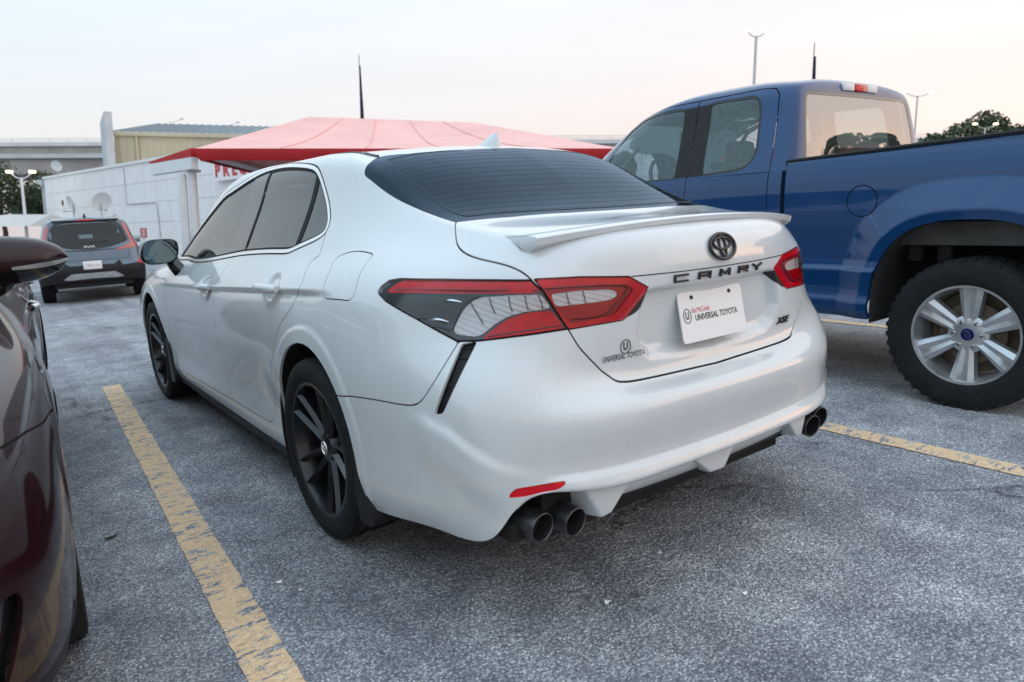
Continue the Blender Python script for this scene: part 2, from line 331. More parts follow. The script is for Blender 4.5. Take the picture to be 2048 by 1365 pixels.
# outlines on the sedan in its own metres (x across, y forward, z up; left side)
SEDAN_LINES = {
 'dlo': [(-0.7828,2.3499,0.9751), (-0.8050,2.1141,0.9587), (-0.8089,1.8845,0.9511), (-0.7950,1.2027,0.9948), (-0.7904,0.9303,1.0125), (-0.7878,0.6028,1.0235), (-0.7858,0.4192,1.0291), (-0.7786,0.3563,1.0416), (-0.7607,0.2205,1.0708), (-0.7393,0.1327,1.1032), (-0.7255,0.1270,1.1263), (-0.7111,0.1359,1.1532), (-0.6961,0.1633,1.1863), (-0.6809,0.2039,1.2262), (-0.6665,0.2562,1.2714), (-0.6516,0.3190,1.3243), (-0.6405,0.3737,1.3570), (-0.6324,0.4422,1.3758), (-0.6209,0.5958,1.3938), (-0.5997,0.7960,1.4071), (-0.5992,0.9842,1.4081), (-0.6128,1.1047,1.4007), (-0.6385,1.2825,1.3746), (-0.6596,1.5324,1.3312), (-0.6707,1.7343,1.2849)],
 'bfront': [(-0.6304,1.1621,1.3836), (-0.7815,1.2579,1.0195)],
 'brear': [(-0.6294,0.9650,1.3865), (-0.7912,1.0295,1.0081)],
 'bgap': [(-0.6082,1.1179,1.4040), (-0.7902,1.1814,1.0046)],
 'qdivL': [(-0.6528,0.3769,1.3281), (-0.7788,0.3894,1.0411)],
 'qdivR': [(-0.6535,0.3455,1.3222), (-0.7741,0.3551,1.0491)],
 'rdoor': [(-0.7392,0.1282,1.1032), (-0.7714,0.1005,1.0526), (-0.7902,0.0893,1.0269), (-0.8103,0.1273,1.0021), (-0.8646,0.0829,0.9363), (-0.8725,0.1152,0.8916), (-0.8859,0.1475,0.8502), (-0.9004,0.2468,0.7809), (-0.9071,0.3461,0.6824), (-0.8986,0.4501,0.5429), (-0.8785,0.5690,0.3212), (-0.8830,0.5552,0.2850)],
 'fdoor': [(-0.7940,1.1709,0.9979), (-0.8560,1.2092,0.9074), (-0.8843,1.2528,0.8169), (-0.9004,1.2501,0.6946), (-0.8869,1.2663,0.5388), (-0.8749,1.2505,0.4361), (-0.8799,1.2162,0.3133), (-0.8829,1.1556,0.2686)],
 'ffront': [(-0.7897,2.3052,0.9736), (-0.8493,2.2999,0.8966), (-0.8935,2.3469,0.7913), (-0.9064,2.3302,0.6546), (-0.9020,2.3510,0.5266), (-0.8873,2.3882,0.3601), (-0.8846,2.3419,0.2533)],
 'sill': [(-0.8827,2.3563,0.2442), (-0.8821,1.6154,0.2629), (-0.8828,1.0496,0.2821), (-0.8830,0.5552,0.2850)],
 'fuel': [(-0.8731,-0.1363,0.9017), (-0.8260,-0.0918,0.9862), (-0.8008,-0.0736,1.0143), (-0.7754,-0.1351,1.0410), (-0.7648,-0.2796,1.0429), (-0.7722,-0.3149,1.0330), (-0.7977,-0.3121,1.0080), (-0.8578,-0.3411,0.9203), (-0.8658,-0.3253,0.9043), (-0.8691,-0.2938,0.9008), (-0.8750,-0.1655,0.8972)],
 'bump': [(-0.9244,-0.3219,0.6008), (-0.9176,-0.3735,0.6091), (-0.9031,-0.5556,0.6263), (-0.8839,-0.6891,0.6347), (-0.8734,-0.7378,0.6492), (-0.8616,-0.7688,0.6823), (-0.8350,-0.7981,0.7380), (-0.7836,-0.8141,0.8101)],
 'vent': [(-0.7773,-0.8242,0.8104), (-0.8072,-0.8209,0.7682), (-0.8387,-0.8206,0.7078), (-0.8632,-0.7950,0.6245), (-0.8581,-0.8152,0.6234), (-0.8532,-0.8289,0.6321), (-0.8308,-0.8493,0.6976), (-0.7892,-0.8544,0.7657), (-0.7489,-0.8599,0.8171)],
 'lampO': [(-0.8391,-0.4717,0.9335), (-0.8299,-0.4742,0.9491), (-0.8141,-0.5003,0.9674), (-0.8013,-0.5463,0.9744), (-0.7539,-0.7149,0.9759), (-0.6775,-0.8702,0.9739), (-0.6244,-0.9448,0.9721), (-0.6058,-0.9712,0.9408), (-0.5888,-0.9875,0.8999), (-0.5585,-1.0096,0.8391), (-0.5965,-0.9925,0.8366), (-0.6855,-0.9292,0.8277), (-0.7461,-0.8626,0.8185), (-0.7821,-0.8102,0.8167), (-0.8244,-0.6690,0.8710), (-0.8422,-0.5232,0.9128)],
 'lampOred': [(-0.8171,-0.5304,0.9571), (-0.8029,-0.5569,0.9703), (-0.7561,-0.7180,0.9717), (-0.6787,-0.8715,0.9704), (-0.6231,-0.9476,0.9692), (-0.6085,-0.9698,0.9392), (-0.6866,-0.8795,0.9401), (-0.7278,-0.8096,0.9410), (-0.8032,-0.6423,0.9411), (-0.8330,-0.5051,0.9370)],
 'lampOclear': [(-0.7154,-0.8365,0.9317), (-0.6662,-0.9129,0.9363), (-0.6111,-0.9688,0.9358), (-0.5920,-0.9857,0.9002), (-0.5989,-0.9824,0.8953), (-0.6484,-0.9456,0.8913), (-0.6793,-0.9135,0.8815), (-0.7062,-0.8867,0.8624), (-0.7364,-0.8632,0.8346), (-0.7471,-0.8523,0.8294), (-0.7765,-0.8036,0.8339), (-0.7825,-0.7863,0.8424), (-0.7653,-0.7911,0.8744), (-0.7506,-0.7988,0.8995), (-0.7327,-0.8147,0.9210)],
 'lampOlow': [(-0.5930,-0.9862,0.8905), (-0.5633,-1.0074,0.8403), (-0.5962,-0.9923,0.8383), (-0.6850,-0.9287,0.8298), (-0.7426,-0.8656,0.8206), (-0.7328,-0.8706,0.8312), (-0.7024,-0.8936,0.8589), (-0.6752,-0.9199,0.8779), (-0.6435,-0.9508,0.8882)],
 'lampOsmoke': [(-0.8332,-0.5139,0.9343), (-0.8039,-0.6432,0.9393), (-0.7211,-0.8254,0.9346), (-0.7340,-0.8104,0.9246), (-0.7485,-0.7967,0.9085), (-0.7754,-0.7844,0.8601), (-0.8191,-0.6764,0.8787), (-0.8341,-0.5874,0.9046)],
 'lampI': [(-0.6180,-0.9486,0.9753), (-0.5064,-1.0076,0.9722), (-0.3640,-1.0503,0.9609), (-0.2981,-1.0616,0.9231), (-0.3901,-1.0513,0.8438), (-0.4863,-1.0332,0.8412), (-0.5570,-1.0105,0.8371), (-0.5857,-0.9893,0.8978), (-0.6028,-0.9732,0.9406)],
 'lampIclear': [(-0.5896,-0.9823,0.9342), (-0.5131,-1.0132,0.9377), (-0.4181,-1.0404,0.9313), (-0.3982,-1.0462,0.9201), (-0.4083,-1.0453,0.9062), (-0.4385,-1.0390,0.9019), (-0.5182,-1.0169,0.9007), (-0.5806,-0.9918,0.8992)],
 'lampIdeep': [(-0.6127,-0.9634,0.9520), (-0.5112,-1.0117,0.9491), (-0.3745,-1.0495,0.9402), (-0.3487,-1.0551,0.9245), (-0.4167,-1.0469,0.8622), (-0.5498,-1.0114,0.8510), (-0.5796,-0.9929,0.8937), (-0.5941,-0.9793,0.9363)],
 'lidup': [(-0.6035,-0.5632,1.1266), (-0.6525,-0.6355,1.0784), (-0.6706,-0.6817,1.0537), (-0.6730,-0.7539,1.0326), (-0.6555,-0.8384,1.0176), (-0.6386,-0.8976,1.0026), (-0.6278,-0.9322,0.9846), (-0.6216,-0.9495,0.9684)],
 'lidlow': [(-0.5582,-1.0100,0.8365), (-0.5326,-1.0244,0.7853), (-0.4981,-1.0326,0.7448), (-0.4641,-1.0384,0.7089), (-0.4336,-1.0473,0.6834), (-0.4128,-1.0532,0.6733), (-0.3162,-1.0568,0.6641), (-0.2275,-1.0572,0.6609), (-0.1221,-1.0590,0.6586)],
 'glass': [(-0.4438,-0.0061,1.3795), (-0.5301,0.0493,1.3735), (-0.6011,0.0046,1.3440), (-0.6246,-0.0047,1.3153), (-0.6293,-0.0260,1.2979), (-0.6293,-0.0605,1.2838), (-0.6306,-0.2406,1.2126), (-0.6206,-0.4148,1.1622), (-0.6035,-0.5632,1.1266)],
 'reflector': [(-0.7698,-0.9843,0.4139), (-0.7639,-0.9904,0.4263), (-0.7563,-0.9966,0.4381), (-0.7458,-1.0035,0.4420), (-0.7017,-1.0271,0.4444), (-0.6527,-1.0528,0.4477), (-0.6263,-1.0649,0.4482), (-0.6368,-1.0645,0.4376), (-0.6488,-1.0589,0.4287), (-0.6616,-1.0498,0.4224), (-0.7026,-1.0263,0.4174), (-0.7438,-1.0037,0.4146)],
 'blackR': [(-0.2767,-1.0349,0.9097), (-0.3031,-1.0600,0.9164), (-0.3989,-1.0502,0.8441), (-0.3531,-1.0548,0.8561), (-0.3149,-1.0493,0.8767), (-0.2923,-1.0396,0.8951)],
 'sliv1': [(-0.7755,-0.7405,0.9196), (-0.7623,-0.7643,0.9213), (-0.7472,-0.7936,0.9167)],
 'sliv2': [(-0.8102,-0.7089,0.8689), (-0.7954,-0.7397,0.8706), (-0.7806,-0.7722,0.8645)],
 'rib1': [(-0.7353,-0.8117,0.9192), (-0.7312,-0.8353,0.8889), (-0.7273,-0.8591,0.8589)],
 'rib2': [(-0.7027,-0.8598,0.9274), (-0.7036,-0.8685,0.9067), (-0.7012,-0.8820,0.8853)],
 'rib3': [(-0.6725,-0.9058,0.9314), (-0.6737,-0.9115,0.9100), (-0.6720,-0.9197,0.8903)],
 'rib4': [(-0.6444,-0.9408,0.9334), (-0.6446,-0.9453,0.9127), (-0.6429,-0.9504,0.8939)],
 'rib5': [(-0.6188,-0.9638,0.9334), (-0.6138,-0.9706,0.9144), (-0.6128,-0.9737,0.8956)],
 'rib6': [(-0.7510,-0.7992,0.8977), (-0.7348,-0.8278,0.8924), (-0.7136,-0.8511,0.9102), (-0.6978,-0.8738,0.9145), (-0.6726,-0.9107,0.9171), (-0.6426,-0.9462,0.9180), (-0.6074,-0.9744,0.9176)],
 'rib7': [(-0.7671,-0.7930,0.8673), (-0.7492,-0.8259,0.8605), (-0.7354,-0.8396,0.8711), (-0.7114,-0.8651,0.8889), (-0.6944,-0.8863,0.8977), (-0.6711,-0.9167,0.9046), (-0.6439,-0.9470,0.9073)],
 'rib8': [(-0.7825,-0.7863,0.8424), (-0.7653,-0.7911,0.8744), (-0.7493,-0.7975,0.9049), (-0.7323,-0.8143,0.9228), (-0.7165,-0.8348,0.9317)],
 'rib9': [(-0.5504,-1.0004,0.9352), (-0.5492,-1.0035,0.9182), (-0.5458,-1.0069,0.9015)],
 'rib10': [(-0.5059,-1.0159,0.9356), (-0.5044,-1.0189,0.9194), (-0.5028,-1.0217,0.9018)],
 'bar1': [(-0.8244,-0.6690,0.8710), (-0.8035,-0.7237,0.8694), (-0.7860,-0.7661,0.8597)],
 'bar2': [(-0.8081,-0.7290,0.8514), (-0.7971,-0.7541,0.8486), (-0.7857,-0.7809,0.8422)],
 'red1': [(-0.8208,-0.5526,0.9455), (-0.7659,-0.7310,0.9487), (-0.6851,-0.8781,0.9472), (-0.6156,-0.9635,0.9447)],
 'red2': [(-0.5968,-0.9749,0.9483), (-0.5116,-1.0120,0.9470), (-0.3962,-1.0449,0.9385), (-0.3712,-1.0511,0.9268), (-0.4144,-1.0456,0.8882), (-0.4467,-1.0407,0.8656), (-0.5450,-1.0120,0.8614)],
 'red3': [(-0.7293,-0.8779,0.8277), (-0.6832,-0.9270,0.8375), (-0.6267,-0.9729,0.8451), (-0.5712,-1.0026,0.8494)],
}
# ---------------------------------------------------------------- object helpers
def tag(o, label=None, cat=None, group=None, kind=None):
    for k, v in (('label', label), ('category', cat), ('group', group), ('kind', kind)):
        if v: o[k] = v
    return o
def empty(name, M=None, label=None, cat=None, group=None):
    o = bpy.data.objects.new(name, None); COL.objects.link(o); o.empty_display_size = .2
    if M is not None: o.matrix_world = M
    return tag(o, label, cat, group)
def link(name, me, mat=None, parent=None, smooth=True):
    o = bpy.data.objects.new(name, me); COL.objects.link(o)
    if mat is not None:
        me.materials.clear() if False else None
        if not me.materials: me.materials.append(mat)
    if parent is not None: o.parent = parent
    return o
def pnf_obj(name, pnf, mat, parent=None):
    P, N, F = pnf
    me = bpy.data.meshes.new(name); me.from_pydata(P.tolist(), [], F)
    me.polygons.foreach_set('use_smooth', [True]*len(me.polygons))
    me.update()
    me.normals_split_custom_set_from_vertices(N.tolist())
    return link(name, me, mat, parent)
def islands(pnf):
    P, N, F = pnf; par = list(range(len(P)))
    def fd(a):
        while par[a] != a: par[a] = par[par[a]]; a = par[a]
        return a
    for f in F:
        r = fd(f[0])
        for v in f[1:]: par[fd(v)] = r
    grp = {}
    for f in F: grp.setdefault(fd(f[0]), []).append(f)
    out = []
    for fs in grp.values():
        if len(fs) < 4: continue
        used = sorted({v for f in fs for v in f}); mp = {v: i for i, v in enumerate(used)}
        out.append((P[used], N[used], [tuple(mp[v] for v in f) for f in fs]))
    return out
def pnf_each(name, pnf, mat, parent=None, wall=0):
    return [pnf_obj(name, walls(q, wall) if wall else q, mat, parent) for q in islands(pnf)]
def auto_smooth(me, ang=35):
    bm = bmesh.new(); bm.from_mesh(me)
    for f in bm.faces: f.smooth = True
    c = math.cos(R(ang))
    for e in bm.edges:
        if len(e.link_faces) == 2:
            if e.link_faces[0].normal.dot(e.link_faces[1].normal) < c: e.smooth = False
    bm.to_mesh(me); bm.free()
class MB:
    """collects boxes, tubes and free polygons; build() links them as one mesh"""
    def __init__(s): s.v = []; s.f = []
    def add(s, v, f):
        o = len(s.v); s.v += [tuple(map(float, p)) for p in v]; s.f += [tuple(i+o for i in q) for q in f]; return s
    def box(s, c, d, rot=None):
        c = np.array(c, float); h = np.array(d, float)/2
        v = np.array([(x, y, z) for x in (-1, 1) for y in (-1, 1) for z in (-1, 1)])*h
        if rot is not None: v = v@np.array(rot).T
        return s.add(v+c, [(0, 1, 3, 2), (4, 6, 7, 5), (0, 4, 5, 1), (2, 3, 7, 6), (0, 2, 6, 4), (1, 5, 7, 3)])
    def tube(s, pts, r, n=8, cap=True, flat=1.0):
        pts = np.array(pts, float); m = len(pts)
        r = np.broadcast_to(np.asarray(r, float), (m,))
        T = np.gradient(pts, axis=0); T /= np.maximum(np.linalg.norm(T, axis=1, keepdims=True), 1e-9)
        up = np.array([0, 0, 1.]) if abs(T[0][2]) < .9 else np.array([1., 0, 0])
        v = []; a = np.cross(T[0], up); a /= np.linalg.norm(a)
        for i in range(m):
            a = a-T[i]*(a@T[i]); a /= max(np.linalg.norm(a), 1e-9); b = np.cross(T[i], a)
            for k in range(n):
                t = 2*math.pi*k/n; v.append(pts[i]+r[i]*(math.cos(t)*a+flat*math.sin(t)*b))
        f = [(i*n+k, i*n+(k+1) % n, (i+1)*n+(k+1) % n, (i+1)*n+k) for i in range(m-1) for k in range(n)]
        if cap: f += [tuple(range(n-1, -1, -1)), tuple((m-1)*n+k for k in range(n))]
        return s.add(v, f)
    def lathe(s, prof, n=32, axis='x', closed=False):
        """prof: (along axis, radius)"""
        v = []; m = len(prof)
        for a, r in prof:
            for k in range(n):
                t = 2*math.pi*k/n
                p = (a, r*math.cos(t), r*math.sin(t)) if axis == 'x' else ((r*math.cos(t), r*math.sin(t), a) if axis == 'z' else (r*math.cos(t), a, r*math.sin(t)))
                v.append(p)
        f = [(i*n+k, i*n+(k+1) % n, ((i+1) % m)*n+(k+1) % n, ((i+1) % m)*n+k) for i in range(m if closed else m-1) for k in range(n)]
        return s.add(v, f)
    def prism(s, poly, a, b, axis='y', rim=None):
        """extrude a 2-D polygon; axis is the extrusion direction"""
        n = len(poly)
        def p3(p, t): return {'x': (t, p[0], p[1]), 'y': (p[0], t, p[1]), 'z': (p[0], p[1], t)}[axis]
        v = [p3(p, a) for p in poly]+[p3(p, b) for p in poly]
        f = [tuple(range(n-1, -1, -1)), tuple(range(n, 2*n))]+[(i, (i+1) % n, n+(i+1) % n, n+i) for i in range(n)]
        return s.add(v, f)
    def grid(s, G):
        U, V = G.shape[:2]; i = np.arange(U*V).reshape(U, V)
        q = np.stack([i[:-1, :-1], i[1:, :-1], i[1:, 1:], i[:-1, 1:]], -1).reshape(-1, 4)
        return s.add(G.reshape(-1, 3), [tuple(f) for f in q.tolist()])
    def xf(s, M):
        s.v = [tuple(M @ Vector(p)) for p in s.v]; return s
    def build(s, name, mat, parent=None, bevel=0, seg=2, smooth=35, recalc=True):
        me = bpy.data.meshes.new(name); me.from_pydata(s.v, [], s.f)
        bm = bmesh.new(); bm.from_mesh(me)
        if recalc: bmesh.ops.recalc_face_normals(bm, faces=bm.faces)
        if bevel:
            es = [e for e in bm.edges if len(e.link_faces) == 2 and e.calc_face_angle(0) > .5]
            bmesh.ops.bevel(bm, geom=es, offset=bevel, segments=seg, profile=.5, affect='EDGES', clamp_overlap=True)
        bm.to_mesh(me); bm.free()
        if smooth: auto_smooth(me, smooth)
        return link(name, me, mat, parent)
def text_mesh(txt, size, extrude=0.0, sx=1.0, shear=0.0, bold=0.0, align='CENTER'):
    c = bpy.data.curves.new('lettering', 'FONT'); c.body = txt; c.size = size; c.extrude = extrude; c.shear = shear; c.offset = bold
    c.align_x = align; c.align_y = 'CENTER'; c.resolution_u = 3
    o = bpy.data.objects.new('lettering', c); COL.objects.link(o)
    dg = bpy.context.evaluated_depsgraph_get()
    me = bpy.data.meshes.new_from_object(o.evaluated_get(dg))
    bpy.data.objects.remove(o); bpy.data.curves.remove(c)
    for v in me.vertices: v.co.x *= sx
    return me
def frame(o, x, y, z=None):
    """matrix with origin o and the given x and y directions"""
    x = Vector(x).normalized(); y = Vector(y); z = x.cross(y).normalized(); y = z.cross(x)
    return Matrix(((x[0], y[0], z[0], o[0]), (x[1], y[1], z[1], o[1]), (x[2], y[2], z[2], o[2]), (0, 0, 0, 1)))
def place_text(name, txt, M, size, mat, parent, **k):
    me = text_mesh(txt, size, **k); me.transform(M); return link(name, me, mat, parent)
def round_poly(pts, r=.03, n=5):
    P = [np.array(p, float) for p in pts]; out = []; m = len(P)
    for i in range(m):
        a, b, c = P[i-1], P[i], P[(i+1) % m]; u = a-b; v = c-b; lu, lv = np.linalg.norm(u), np.linalg.norm(v)
        k = min(r, lu*.45, lv*.45); p0 = b+u/lu*k; p1 = b+v/lv*k
        for t in np.linspace(0, 1, n): out.append((1-t)**2*p0+2*t*(1-t)*b+t*t*p1)
    return np.array(out)
# ---------------------------------------------------------------- materials
def nodes(name):
    m = bpy.data.materials.new(name); m.use_nodes = True
    nt = m.node_tree; return m, nt, nt.nodes['Principled BSDF']
def pm(name, col, rough=.5, metal=0.0, coat=0.0, spec=.5, noise=0.0, nscale=20.0, bump=0.0, bscale=200.0, emit=None, estr=0, coat_rough=.03, rnoise=0.0):
    m, nt, b = nodes(name)
    b.inputs['Base Color'].default_value = (*col, 1); b.inputs['Roughness'].default_value = rough; b.inputs['Metallic'].default_value = metal
    b.inputs['Coat Weight'].default_value = coat; b.inputs['Coat Roughness'].default_value = coat_rough; b.inputs['Specular IOR Level'].default_value = spec
    tc = nt.nodes.new('ShaderNodeTexCoord')
    if noise or rnoise:
        n = nt.nodes.new('ShaderNodeTexNoise'); n.inputs['Scale'].default_value = nscale; n.inputs['Detail'].default_value = 6; n.inputs['Roughness'].default_value = .65
        nt.links.new(tc.outputs['Object'], n.inputs['Vector'])
        if noise:
            r = nt.nodes.new('ShaderNodeMapRange'); r.inputs[1].default_value = .3; r.inputs[2].default_value = .7; r.inputs[3].default_value = 1-noise; r.inputs[4].default_value = 1+noise
            nt.links.new(n.outputs[0], r.inputs[0])
            mx = nt.nodes.new('ShaderNodeMix'); mx.data_type = 'RGBA'; mx.blend_type = 'MULTIPLY'; mx.inputs[0].default_value = 1; mx.inputs[6].default_value = (*col, 1)
            nt.links.new(r.outputs[0], mx.inputs[7]); nt.links.new(mx.outputs[2], b.inputs['Base Color'])
        if rnoise:
            r = nt.nodes.new('ShaderNodeMapRange'); r.inputs[1].default_value = .3; r.inputs[2].default_value = .7; r.inputs[3].default_value = max(0, rough-rnoise); r.inputs[4].default_value = min(1, rough+rnoise)
            nt.links.new(n.outputs[0], r.inputs[0]); nt.links.new(r.outputs[0], b.inputs['Roughness'])
    if bump:
        n2 = nt.nodes.new('ShaderNodeTexNoise'); n2.inputs['Scale'].default_value = bscale; n2.inputs['Detail'].default_value = 3
        nt.links.new(tc.outputs['Object'], n2.inputs['Vector'])
        bp = nt.nodes.new('ShaderNodeBump'); bp.inputs['Strength'].default_value = bump; bp.inputs['Distance'].default_value = .002
        nt.links.new(n2.outputs[0], bp.inputs['Height']); nt.links.new(bp.outputs[0], b.inputs['Normal'])
    if emit: b.inputs['Emission Color'].default_value = (*emit, 1); b.inputs['Emission Strength'].default_value = estr
    return m
def glass(name, tint, ior=1.5, rough=0.0, film=0.0, filmcol=(.2, .22, .25), sheen=(1, 1, 1)):
    """thin pane: tinted see-through plus Fresnel reflection; film adds a diffuse layer"""
    m = bpy.data.materials.new(name); m.use_nodes = True; nt = m.node_tree
    for n in list(nt.nodes): nt.nodes.remove(n)
    out = nt.nodes.new('ShaderNodeOutputMaterial'); tr = nt.nodes.new('ShaderNodeBsdfTransparent'); gl = nt.nodes.new('ShaderNodeBsdfGlossy')
    tr.inputs[0].default_value = (*tint, 1); gl.inputs['Roughness'].default_value = rough; gl.inputs[0].default_value = (*sheen, 1)
    fr = nt.nodes.new('ShaderNodeFresnel'); fr.inputs[0].default_value = ior
    mx = nt.nodes.new('ShaderNodeMixShader'); nt.links.new(fr.outputs[0], mx.inputs[0]); nt.links.new(tr.outputs[0], mx.inputs[1]); nt.links.new(gl.outputs[0], mx.inputs[2])
    last = mx
    if film:
        df = nt.nodes.new('ShaderNodeBsdfDiffuse'); df.inputs[0].default_value = (*filmcol, 1)
        m2 = nt.nodes.new('ShaderNodeMixShader'); m2.inputs[0].default_value = film
        tc = nt.nodes.new('ShaderNodeTexCoord'); n = nt.nodes.new('ShaderNodeTexNoise'); n.inputs['Scale'].default_value = 60; n.inputs['Detail'].default_value = 8
        nt.links.new(tc.outputs['Object'], n.inputs['Vector'])
        r = nt.nodes.new('ShaderNodeMapRange'); r.inputs[1].default_value = .3; r.inputs[2].default_value = .75; r.inputs[3].default_value = film*.6; r.inputs[4].default_value = film*1.5
        nt.links.new(n.outputs[0], r.inputs[0]); nt.links.new(r.outputs[0], m2.inputs[0])
        nt.links.new(mx.outputs[0], m2.inputs[1]); nt.links.new(df.outputs[0], m2.inputs[2]); last = m2
    nt.links.new(last.outputs[0], out.inputs[0])
    return m
def paint(name, col, rough=.3, coat=1.0, metal=0.0, flake=0.0, dirt=None, dirt_amt=0.0, spec=.06):
    """car paint: base under clear coat, with faint road film in blotches"""
    m, nt, b = nodes(name)
    b.inputs['Base Color'].default_value = (*col, 1); b.inputs['Roughness'].default_value = rough; b.inputs['Metallic'].default_value = metal
    b.inputs['Coat Weight'].default_value = coat; b.inputs['Coat Roughness'].default_value = .04; b.inputs['Specular IOR Level'].default_value = spec
    tc = nt.nodes.new('ShaderNodeTexCoord')
    if dirt:
        n = nt.nodes.new('ShaderNodeTexNoise'); n.inputs['Scale'].default_value = 3.0; n.inputs['Detail'].default_value = 9; n.inputs['Roughness'].default_value = .72
        mp = nt.nodes.new('ShaderNodeMapping'); mp.inputs['Scale'].default_value = (1.2, 1.2, .8)
        nt.links.new(tc.outputs['Object'], mp.inputs[0]); nt.links.new(mp.outputs[0], n.inputs['Vector'])
        n3 = nt.nodes.new('ShaderNodeTexNoise'); n3.inputs['Scale'].default_value = 260; n3.inputs['Detail'].default_value = 2
        nt.links.new(tc.outputs['Object'], n3.inputs['Vector'])
        r = nt.nodes.new('ShaderNodeMapRange'); r.inputs[1].default_value = .35; r.inputs[2].default_value = .75; r.inputs[3].default_value = 0; r.inputs[4].default_value = dirt_amt
        nt.links.new(n.outputs[0], r.inputs[0])
        r3 = nt.nodes.new('ShaderNodeMapRange'); r3.inputs[1].default_value = .55; r3.inputs[2].default_value = .8; r3.inputs[3].default_value = 0; r3.inputs[4].default_value = dirt_amt*.8
        nt.links.new(n3.outputs[0], r3.inputs[0])
        ad = nt.nodes.new('ShaderNodeMath'); ad.operation = 'ADD'; ad.use_clamp = True; nt.links.new(r.outputs[0], ad.inputs[0]); nt.links.new(r3.outputs[0], ad.inputs[1])
        mx = nt.nodes.new('ShaderNodeMix'); mx.data_type = 'RGBA'; mx.inputs[6].default_value = (*col, 1); mx.inputs[7].default_value = (*dirt, 1)
        nt.links.new(ad.outputs[0], mx.inputs[0]); nt.links.new(mx.outputs[2], b.inputs['Base Color'])
        rc = nt.nodes.new('ShaderNodeMapRange'); rc.inputs[1].default_value = 0; rc.inputs[2].default_value = max(dirt_amt, .01); rc.inputs[3].default_value = .03; rc.inputs[4].default_value = .09
        nt.links.new(ad.outputs[0], rc.inputs[0]); nt.links.new(rc.outputs[0], b.inputs['Coat Roughness'])
    if flake:
        v = nt.nodes.new('ShaderNodeTexNoise'); v.inputs['Scale'].default_value = 2500; v.inputs['Detail'].default_value = 1
        nt.links.new(tc.outputs['Object'], v.inputs['Vector'])
        bp = nt.nodes.new('ShaderNodeBump'); bp.inputs['Strength'].default_value = flake; bp.inputs['Distance'].default_value = .0005
        nt.links.new(v.outputs[0], bp.inputs['Height']); nt.links.new(bp.outputs[0], b.inputs['Normal'])
    return m
M = {}
M['white_paint'] = paint('white_paint', (.66, .685, .69), .30, 1.0, .07, .05, (.42, .39, .33), .18)
M['blue_paint'] = paint('blue_paint', (.001, .044, .150), .40, 1.0, .12, .06, (.12, .11, .10), .10)
M['maroon_paint'] = paint('maroon_paint', (.016, .0015, .003), .4, .75, .10, .02, (.10, .09, .08), .03)
M['grey_paint'] = paint('grey_paint', (.125, .180, .235), .40, 1.0, .25, .05, (.15, .14, .12), .10)
M['gap'] = pm('gap', (.006, .006, .006), .9)
M['black_plastic'] = pm('black_plastic', (.012, .012, .013), .5, spec=.3, noise=.3, nscale=40, bump=.15, bscale=500)
M['gloss_black'] = pm('gloss_black', (.008, .008, .009), .12, coat=.6)
M['trim_black'] = pm('trim_black', (.012, .012, .013), .3)
M['rubber'] = pm('rubber', (.014, .014, .015), .75, spec=.25, noise=.35, nscale=30, bump=.3, bscale=300)
M['chrome'] = pm('chrome', (.75, .76, .78), .16, 1.0)
M['bright_trim'] = pm('bright_trim', (.80, .80, .80), .28, .85)
M['dark_steel'] = pm('dark_steel', (.11, .11, .115), .42, .9, noise=.3, nscale=25, rnoise=.1)
M['black_wheel'] = pm('black_wheel', (.008, .009, .011), .30, coat=.25, spec=.4, noise=.25, nscale=18, rnoise=.1)
M['silver_wheel'] = pm('silver_wheel', (.52, .53, .54), .33, .75, noise=.12, nscale=12, rnoise=.08)
M['brown_wheel'] = pm('brown_wheel', (.16, .12, .085), .6, .3, noise=.4, nscale=14)
M['under'] = pm('under', (.010, .010, .010), .9)
M['red_lens'] = pm('red_lens', (.62, .003, .012), .20, coat=.25, spec=.25, noise=.18, nscale=40)
M['red_deep'] = pm('red_deep', (.38, .002, .008), .16, coat=.25, spec=.25)
M['red_dark'] = pm('red_dark', (.10, .001, .004), .2, coat=.3)
M['smoke_lens'] = pm('smoke_lens', (.010, .012, .014), .10, coat=.4)
M['cabin'] = pm('cabin', (.03, .03, .032), .8)
M['white_plastic'] = pm('white_plastic', (.80, .80, .80), .4)
M['ink'] = pm('ink', (.02, .02, .022), .5)
M['red_ink'] = pm('red_ink', (.60, .02, .03), .5)
M['pane_dark'] = glass('pane_dark', (.12, .13, .13), 1.75, 0, .025, (.36, .38, .36))
M['pane_rear'] = glass('pane_rear', (.015, .022, .032), 1.45, .010, .006, (.20, .28, .38), (.46, .60, .76))
M['pane_clear'] = glass('pane_clear', (.62, .74, .74), 1.55, 0, .03, (.5, .5, .5))
